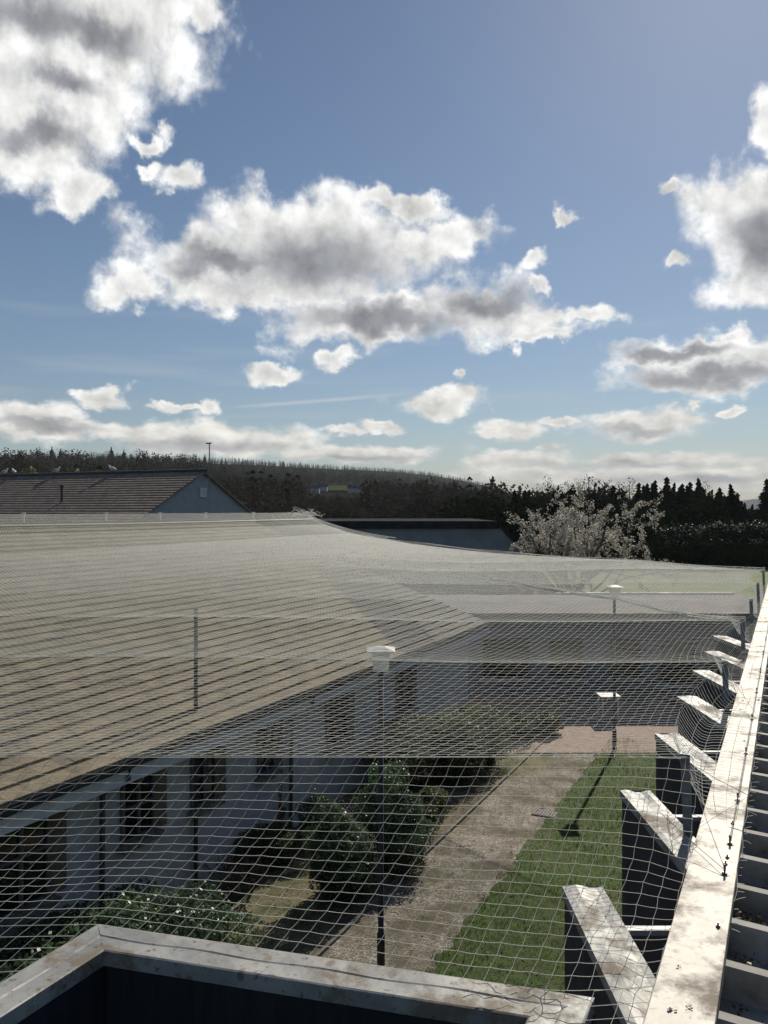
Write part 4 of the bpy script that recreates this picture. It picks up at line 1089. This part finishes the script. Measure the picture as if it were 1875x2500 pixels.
def scatter(n, vlo, vhi, xlo, xhi, kinds, name, m, size=1.0, power=1.0, avoid=True):
    x = rng.uniform(xlo, xhi, n); v = vlo+(vhi-vlo)*rng.random(n)**power
    P0, t = hill_pt(x, v); ypx = HY-(P0[:, 2]-H)/t*F
    if avoid: k = ~((x > 764) & (x < 866) & (ypx > 1190) & (ypx < 1208) & (rng.random(len(x)) > .03)); P0, t, x, v, ypx = P0[k], t[k], x[k], v[k], ypx[k]
    lim = np.where((x > 735) & (x < 900) & (ypx > 1200), np.clip((ypx-1206)/(14*size*F/t), .3, 1), 1.0)
    parts = []; n = len(P0); off = 0; VS = []; FS = []
    which = rng.integers(0, len(kinds), n)
    for ki, (Vk, Fk) in enumerate(kinds):
        Q = P0[which == ki]; q = len(Q)
        if not q: continue
        sc_ = rng.uniform(.65, 1.25, q)*size*lim[which == ki]; an = rng.uniform(0, 6.28, q); c_, s_ = np.cos(an), np.sin(an)
        W = Vk[None]*sc_[:, None, None]
        Vw = np.stack([W[..., 0]*c_[:, None]-W[..., 1]*s_[:, None], W[..., 0]*s_[:, None]+W[..., 1]*c_[:, None], W[..., 2]], -1)+Q[:, None]
        FS.append((Fk[None]+(np.arange(q)*len(Vk))[:, None, None]+off).reshape(-1, 4)); VS.append(Vw.reshape(-1, 3)); off += q*len(Vk)
    arr_obj(name, np.concatenate(VS), np.concatenate(FS), m, kind='stuff')
con = [conifer_mesh('c', h, h*.2, 70+k, 7, 6) for k, h in enumerate((11, 13, 9.5))]
bsh = [bushy_mesh(h, h*.36, 80+k, 150, h*.10) for k, h in enumerate((9, 11, 8))]
scatter(2600, .80, 1.0, -400, 1400, con, 'hill_forest', M['spruce_far'], .8)
scatter(2600, .985, 1.0, -400, 1500, con, 'skyline_forest', M['spruce_far'], .72)
scatter(2400, .15, .85, -400, 1500, bsh, 'mixed_wood', M['mixwood'], 1.05)
scatter(2400, .0, .75, -400, 1500, bsh, 'bare_wood', M['brownwood'], 1.0)
scatter(420, .1, .8, -400, 1400, con, 'scattered_spruces', M['spruce_far'], 1.15)
scatter(360, .3, .97, -300, 480, bsh, 'left_hill_wood', M['mixwood'], 1.5)
# individual trees standing out on the left skyline
for k, (px_, yt, hh) in enumerate([(126, 1088, 24), (148, 1094, 17), (272, 1089, 26), (303, 1095, 16), (92, 1096, 17), (500, 1108, 16)]):
    P0, t = hill_pt(px_, .93); zt = H+(HY-yt)/F*float(t); hh = zt-P0[2]
    o = copy_thing(pr[('c', 0)] if ('c', 0) in pr else list(pr.values())[0], P0.tolist(), k, 'spruce on the left skyline, %s' % ['broad one left of the gabled house ridge', 'short one right beside the broad spruce', 'darkest and tallest one', 'small one right of the darkest', 'thin one left of the broad spruce', 'the one near the aerial mast'][k], hh/12)
    o['group'] = 'spruces above the left skyline'
for k, (px_, yt) in enumerate([(72, 1135), (178, 1130), (240, 1140), (310, 1138), (670, 1208), (895, 1180)]):
    v = .22 if k < 4 else .35; P0, t = hill_pt(px_, v); t = float(t); zt = H+(HY-yt)/F*t; hh = max(6, zt-P0[2]); c = Vector(P0.tolist()); r0 = [18, 14, 17, 10, 9, 12][k]/F*t
    if px_ < 400:
        hh = 14; base = zt-14
    else: base = zt-8; hh = 8
    o = thing('lime_tree', (c.x, c.y, base), 'yellow green tree on the wooded hill, %s' % ['left of the four over the far roof', 'second of the four over the far roof', 'third of the four over the far roof', 'rightmost of the four over the far roof', 'right of the gabled house', 'next to the small hill cottages'][k], 'tree', 'yellow green trees on the hill')
    leaf_obj('crown', [(c.x, c.y, base+hh*.6, r0, r0, hh*.4), (c.x+r0*.5, c.y, base+hh*.45, r0*.7, r0*.7, hh*.3)], 900, .8, M['lime'], o, zmin=-10)
    MB().tube([(c.x, c.y, base), (c.x, c.y, base+hh*.6)], [.3, .12], 6).build('trunk', M['bark'], o)
# sunlit field with cottages
fv = MB(); nx = 14
def hv(x, ypx):
    lo, hi = 0.0, 1.0
    for _ in range(30):
        m_ = (lo+hi)/2; P0, t = hill_pt(x, m_); yy = HY-(P0[2]-H)/float(t)*F
        if yy > ypx: lo = m_
        else: hi = m_
    P0, t = hill_pt(x, lo); return Vector(P0.tolist())+Vector((0, 0, 2.0)), float(t)
xsF = np.linspace(768, 862, nx); rows_ = [[hv(x, y_)[0] for x in xsF] for y_ in np.linspace(1203, 1191, 6)]
v = [tuple(p) for r in rows_ for p in r]; fv.add(v, [(i*nx+j, i*nx+j+1, (i+1)*nx+j+1, (i+1)*nx+j) for i in range(5) for j in range(nx-1)]); fv.build('field', M['field'], kind='structure')
for k, (px_, py_, wd_, lb) in enumerate([(862, 1206, 9, 'larger pale cottage with dark roof at the right of the hill field'), (790, 1203, 6, 'small pale cottage left of the hill field'), (885, 1208, 6, 'small cottage right of the larger hill cottage'), (770, 1208, 6, 'leftmost small cottage on the hill')]):
    p, t = hv(px_, py_); 
    o = thing('cottage', p, lb, 'house', 'cottages on the wooded hill')
    w2 = wd_/2; hh = 2.6
    def lp(a, d, z): q_ = p+RX*a+FW*d; return (q_.x, q_.y, p.z+z)
    b = MB(); vv = [lp(-w2, -3, -1), lp(w2, -3, -1), lp(w2, 3, -1), lp(-w2, 3, -1), lp(-w2, -3, hh), lp(w2, -3, hh), lp(w2, 3, hh), lp(-w2, 3, hh), lp(-w2, 0, hh+2.6), lp(w2, 0, hh+2.6)]
    b.add(vv, [(0, 1, 5, 4), (1, 2, 6, 9, 5), (2, 3, 7, 6), (3, 0, 4, 8, 7)]); b.build('wall', M['render_far'], o)
    MB().add([lp(-w2-.4, -3.4, hh-.2), lp(w2+.4, -3.4, hh-.2), lp(w2+.4, 0, hh+2.8), lp(-w2-.4, 0, hh+2.8), lp(w2+.4, 3.4, hh-.2), lp(-w2-.4, 3.4, hh-.2)], [(0, 1, 2, 3), (3, 2, 4, 5)]).build('roof', M['dark'], o)
    b = MB(); q_ = Vector(lp(-w2*.6, 0, hh+3)); b.box((q_.x-.5, q_.y-.5, q_.z-1), (q_.x+.5, q_.y+.5, q_.z+1.2)); b.build('chimney', M['brick'], o)
# distant blue hill at the right
MB().add([tuple(cam_pt(a, 6500, z)) for a, z in ((2400, -10), (2750, 55), (2900, 90), (3050, 70), (3300, 150), (3900, 210), (4600, 160), (5200, -10))]+[tuple(cam_pt(a, 7600, -10)) for a in (2400, 5200)],
         [(0, 1, 2, 3, 4, 5, 6, 7), (0, 8, 9, 7), (0, 8, 1), (1, 8, 5), (5, 8, 9), (5, 9, 7)]).build('distant_hill', M['distant'] if 'distant' in M else M['far_ground'], kind='structure')

# ---------------------------------------------------------------- sky
world = bpy.data.worlds.new('World'); sc.world = world; world.use_nodes = True
nt = world.node_tree; nt.nodes.clear()
out = nt.nodes.new('ShaderNodeOutputWorld'); bg = nt.nodes.new('ShaderNodeBackground')
SKY = .06; bg.inputs['Strength'].default_value = SKY
sky = nt.nodes.new('ShaderNodeTexSky'); sky.sky_type = 'NISHITA'; sky.sun_disc = False
SUN_EL = 35.4; sun_dir = Vector((-.042*math.cos(R(SUN_EL)), .999*math.cos(R(SUN_EL)), math.sin(R(SUN_EL)))).normalized()
sky.sun_elevation = R(SUN_EL); sky.sun_rotation = math.atan2(sun_dir.x, sun_dir.y); sky.air_density = 1.0; sky.dust_density = .22; sky.ozone_density = 2.0
tc = nt.nodes.new('ShaderNodeTexCoord'); sep = nt.nodes.new('ShaderNodeSeparateXYZ'); nt.links.new(tc.outputs['Generated'], sep.inputs[0])
def mth(op, a, b=None, c=None, clamp=False):
    m_ = nt.nodes.new('ShaderNodeMath'); m_.operation = op; m_.use_clamp = clamp
    for i, v_ in enumerate((a, b, c)):
        if v_ is None: continue
        if isinstance(v_, (int, float)): m_.inputs[i].default_value = v_
        else: nt.links.new(v_, m_.inputs[i])
    return m_.outputs[0]
az = mth('ADD', mth('ARCTAN2', sep.outputs[0], sep.outputs[1]), TH)   # azimuth, measured from the view across the garden
el = mth('ARCSINE', sep.outputs[2])
cmb = nt.nodes.new('ShaderNodeCombineXYZ'); nt.links.new(az, cmb.inputs[0]); nt.links.new(el, cmb.inputs[1])
base = cmb.outputs[0]
def pxdir(x, y):
    a = math.atan((x-CX)/F); e = math.atan((HY-y)/math.hypot(F, x-CX)); return a, e
# domain warp for ragged edges
sc_el = mth('POWER', mth('MAXIMUM', el, .003), .62)
cm2 = nt.nodes.new('ShaderNodeCombineXYZ'); nt.links.new(az, cm2.inputs[0]); nt.links.new(sc_el, cm2.inputs[1])
def nz(scale, detail, rough, off=0.0, src=None, dist=0.0):
    mp = nt.nodes.new('ShaderNodeMapping'); mp.inputs['Location'].default_value = (off, off*.7, off*.3); nt.links.new(src or cm2.outputs[0], mp.inputs[0])
    n_ = nt.nodes.new('ShaderNodeTexNoise'); n_.inputs['Scale'].default_value = scale; n_.inputs['Detail'].default_value = detail; n_.inputs['Roughness'].default_value = rough; n_.inputs['Distortion'].default_value = dist
    nt.links.new(mp.outputs[0], n_.inputs['Vector']); return n_
n1 = nz(16, 9, .56, 3.1); n1b = nz(16, 5, .55, 3.1+.012)
wn = nz(17, 7, .55, 21.0)
wv = nt.nodes.new('ShaderNodeVectorMath'); wv.operation = 'SUBTRACT'; nt.links.new(wn.outputs['Color'], wv.inputs[0]); wv.inputs[1].default_value = (.5, .5, .5)
wm = nt.nodes.new('ShaderNodeVectorMath'); wm.operation = 'MULTIPLY'; nt.links.new(wv.outputs[0], wm.inputs[0])
wc = nt.nodes.new('ShaderNodeCombineXYZ'); wc.inputs[0].default_value = .10; nt.links.new(mth('MULTIPLY', mth('MINIMUM', mth('MULTIPLY_ADD', el, 4.5, .10), 1.0), .09), wc.inputs[1]); nt.links.new(wc.outputs[0], wm.inputs[1])
wa = nt.nodes.new('ShaderNodeVectorMath'); wa.operation = 'ADD'; nt.links.new(base, wa.inputs[0]); nt.links.new(wm.outputs[0], wa.inputs[1])
wbase = wa.outputs[0]
def ell_field(lst):
    cur = None
    for (x, y, rx_, ry_) in lst:
        a, e = pxdir(x, y); a1_, _ = pxdir(x+rx_, y); a0_, _ = pxdir(x-rx_, y); _, e1_ = pxdir(x, y-ry_); _, e0_ = pxdir(x, y+ry_)
        ia = 2/(a1_-a0_); ie = 2/(e1_-e0_)
        vm = nt.nodes.new('ShaderNodeVectorMath'); vm.operation = 'MULTIPLY_ADD'; nt.links.new(wbase, vm.inputs[0])
        vm.inputs[1].default_value = (ia, ie, 0); vm.inputs[2].default_value = (-a*ia, -e*ie, 0)
        ln = nt.nodes.new('ShaderNodeVectorMath'); ln.operation = 'LENGTH'; nt.links.new(vm.outputs[0], ln.inputs[0])
        if cur is None: cur = ln.outputs['Value']
        else:
            cur = mth('SMOOTH_MIN', cur, ln.outputs['Value'], .25)
    return mth('SUBTRACT', 1.0, cur)
big = [(140, 60, 400, 200), (190, 215, 190, 160), (90, 370, 175, 115), (200, 465, 70, 62), (460, 10, 130, 60),
       (362, 338, 46, 30), (440, 425, 66, 44), (380, 400, 30, 24),
       (560, 630, 280, 108), (800, 600, 330, 125), (330, 700, 105, 65), (1080, 570, 150, 62), (960, 500, 130, 32), (650, 700, 300, 70),
       (890, 800, 250, 62), (1150, 750, 190, 88), (1300, 785, 120, 38), (1430, 778, 84, 40), (1310, 825, 150, 26),
       (1394, 543, 28, 32), (1302, 640, 46, 38), (1326, 708, 30, 20),
       (660, 910, 75, 28), (812, 885, 52, 24), (1110, 925, 24, 14),
       (1850, 500, 210, 110), (1850, 640, 150, 110), (1636, 645, 36, 32), (1640, 480, 40, 22), (1885, 290, 50, 90),
       (1720, 870, 250, 50), (1740, 925, 240, 48), (1790, 815, 70, 40)]
low = [(1560, 1035, 160, 44), (1660, 1020, 60, 30), (1085, 990, 125, 34), (1235, 1050, 110, 30), (1370, 1030, 50, 12), (1800, 1007, 30, 14),
       (90, 1030, 210, 50), (330, 1050, 200, 36), (520, 1070, 260, 50), (860, 1105, 240, 28), (255, 970, 62, 26), (500, 1000, 44, 22), (410, 1000, 60, 12), (930, 1042, 50, 16), (840, 1045, 60, 14),
       (1290, 1130, 150, 26), (1590, 1122, 230, 24), (1850, 1135, 120, 22), (1500, 1160, 420, 24), (1750, 1170, 300, 34), (1330, 1100, 36, 10), (1670, 985, 34, 12)]
f1 = mth('ADD', ell_field(big+low+[(40, 240, 120, 160), (300, 60, 180, 120), (1010, 770, 200, 60), (700, 560, 240, 100), (1870, 880, 120, 80)]), .08)
nf = mth('SUBTRACT', n1.outputs['Fac'], .5)
n2 = nz(30, 6, .6, 7.7)
dens = mth('ADD', f1, mth('ADD', mth('MULTIPLY', nf, 1.5), mth('MULTIPLY', mth('SUBTRACT', n2.outputs['Fac'], .5), .6)))
mask = nt.nodes.new('ShaderNodeMapRange'); mask.interpolation_type = 'SMOOTHSTEP'; mask.inputs['From Min'].default_value = -.08; mask.inputs['From Max'].default_value = .52; nt.links.new(dens, mask.inputs['Value'])
dark = [(760, 640, 250, 80), (560, 640, 180, 40), (960, 790, 240, 40), (1190, 738, 150, 52), (1860, 590, 110, 85), (1760, 925, 260, 34), (1640, 868, 170, 22),
        (60, 50, 160, 70), (230, 90, 150, 50), (60, 330, 130, 40), (160, 220, 110, 40), (1540, 1052, 110, 18), (120, 1040, 160, 16), (480, 1085, 240, 20), (1500, 1135, 300, 10), (880, 1115, 160, 10), (1700, 1165, 240, 10)]
f2 = ell_field(dark)
dd = mth('ADD', f2, mth('MULTIPLY', nf, .8))
dk = nt.nodes.new('ShaderNodeMapRange'); dk.interpolation_type = 'SMOOTHSTEP'; dk.inputs['From Min'].default_value = -.45; dk.inputs['From Max'].default_value = .8; nt.links.new(dd, dk.inputs['Value'])
# mottled body
n3 = nz(14, 7, .55, 12.3)
body = nt.nodes.new('ShaderNodeMapRange'); body.inputs['From Min'].default_value = .35; body.inputs['From Max'].default_value = .68; body.inputs['To Min'].default_value = 1.0; body.inputs['To Max'].default_value = .80; nt.links.new(n3.outputs['Fac'], body.inputs['Value'])
CW = .93/SKY; CWK = 'cloud'
warm = nt.nodes.new('ShaderNodeMapRange'); warm.inputs['From Min'].default_value = 0; warm.inputs['From Max'].default_value = .18; nt.links.new(el, warm.inputs['Value'])
wcol = mixc(nt, warm.outputs[0], (1.0, .96, .86), (1.06, 1.06, 1.04))
ccol = mixc(nt, mth('MULTIPLY', dk.outputs[0], mth('MULTIPLY_ADD', warm.outputs[0], .42, .42)), wcol, (.24, .25, .30))
thk = nt.nodes.new('ShaderNodeMapRange'); thk.interpolation_type = 'SMOOTHSTEP'; thk.inputs['From Min'].default_value = .25; thk.inputs['From Max'].default_value = 1.15; thk.inputs['To Min'].default_value = 1.0; thk.inputs['To Max'].default_value = .82; nt.links.new(dens, thk.inputs['Value'])
n1d = nz(16, 5, .55, 3.1)
rel = mth('ADD', 1.0, mth('MULTIPLY', mth('SUBTRACT', n1b.outputs['Fac'], n1d.outputs['Fac']), -1.9))
lit = mth('MULTIPLY', mth('MULTIPLY', thk.outputs[0], rel), mth('ADD', mth('MULTIPLY', body.outputs[0], .6), .44))
cb_ = mixc(nt, 1.0, ccol, lit, 'MULTIPLY')
vs_ = nt.nodes.new('ShaderNodeVectorMath'); vs_.operation = 'SCALE'; vs_.inputs['Scale'].default_value = CW; nt.links.new(cb_, vs_.inputs[0])
# thin high streaks
st_ = nt.nodes.new('ShaderNodeMapping'); st_.inputs['Scale'].default_value = (2.2, 26, 1); st_.inputs['Rotation'].default_value = (0, 0, -.08); nt.links.new(base, st_.inputs[0])
n4 = nt.nodes.new('ShaderNodeTexNoise'); n4.inputs['Scale'].default_value = 1.6; n4.inputs['Detail'].default_value = 6; nt.links.new(st_.outputs[0], n4.inputs['Vector'])
sm = nt.nodes.new('ShaderNodeMapRange'); sm.inputs['From Min'].default_value = .5; sm.inputs['From Max'].default_value = .8; sm.inputs['To Max'].default_value = .45; nt.links.new(n4.outputs['Fac'], sm.inputs['Value'])
lowf = nt.nodes.new('ShaderNodeMapRange'); lowf.inputs['From Min'].default_value = .30; lowf.inputs['From Max'].default_value = .12; nt.links.new(el, lowf.inputs['Value'])
streak = mth('MULTIPLY', sm.outputs[0], lowf.outputs[0])
skyc = sky.outputs[0]
tint = mixc(nt, 1.0, skyc, (.95, 1.0, 1.05), 'MULTIPLY'); TINT = tint.node
s1 = mixc(nt, streak, tint, tuple(.75*CW*v_ for v_ in (.8, .86, .9)))
a0_, e0_ = pxdir(540, 996); a1_, e1_ = pxdir(965, 963); sl_ = (e1_-e0_)/(a1_-a0_)
dv = mth('ABSOLUTE', mth('SUBTRACT', mth('SUBTRACT', el, e0_), mth('MULTIPLY', mth('SUBTRACT', az, a0_), sl_)))
tr1 = mth('SUBTRACT', 1.0, mth('DIVIDE', dv, .0032), clamp=True)
tr2 = mth('MULTIPLY', mth('MULTIPLY', mth('SUBTRACT', az, a0_), 18.0, clamp=True), mth('MULTIPLY', mth('SUBTRACT', a1_+.02, az), 14.0, clamp=True))
s1 = mixc(nt, mth('MULTIPLY', mth('MULTIPLY', tr1, tr2), .42), s1, tuple(.9*CW*v_ for v_ in (.9, .9, .88)))
fin_ = mixc(nt, mask.outputs[0], s1, vs_.outputs[0])
# nothing below the horizon but dull ground light
nt.links.new(fin_, bg.inputs['Color']); nt.links.new(bg.outputs[0], out.inputs[0])
sun = bpy.data.lights.new('Sun', 'SUN'); sun.energy = 4.2; sun.angle = R(.5); sun.color = (1, .92, .78)
so = bpy.data.objects.new('Sun', sun); C.objects.link(so); so.rotation_euler = sun_dir.to_track_quat('Z', 'Y').to_euler(); so.location = (0, 0, 60)

# ---------------------------------------------------------------- haze
hz = MB().box((-3500, -300, -8), (5200, 8200, 260)).build('haze', M['kerb'], kind='stuff')
hm = bpy.data.materials.new('haze_air'); hm.use_nodes = True; hn_ = hm.node_tree; hn_.nodes.clear()
ho = hn_.nodes.new('ShaderNodeOutputMaterial'); hv_ = hn_.nodes.new('ShaderNodeVolumePrincipled'); hv_.inputs['Color'].default_value = (.9, .94, 1, 1); hv_.inputs['Density'].default_value = .00011
hn_.links.new(hv_.outputs[0], ho.inputs['Volume']); hz.data.materials.clear(); hz.data.materials.append(hm)
# ---------------------------------------------------------------- camera
cd = bpy.data.cameras.new('Camera'); co_ = bpy.data.objects.new('Camera', cd); C.objects.link(co_)
cd.lens = 36*F/2500; cd.sensor_width = 36; cd.clip_end = 20000; cd.clip_start = .05; cd.shift_y = -5/2500
co_.location = (0, 0, H); co_.rotation_euler = (R(90), 0, TH)
sc.camera = co_
sc.view_settings.view_transform = 'Standard'; sc.view_settings.look = 'None'; sc.view_settings.exposure = 0; sc.view_settings.gamma = 1
sc.cycles.max_bounces = 6; sc.cycles.transparent_max_bounces = 8
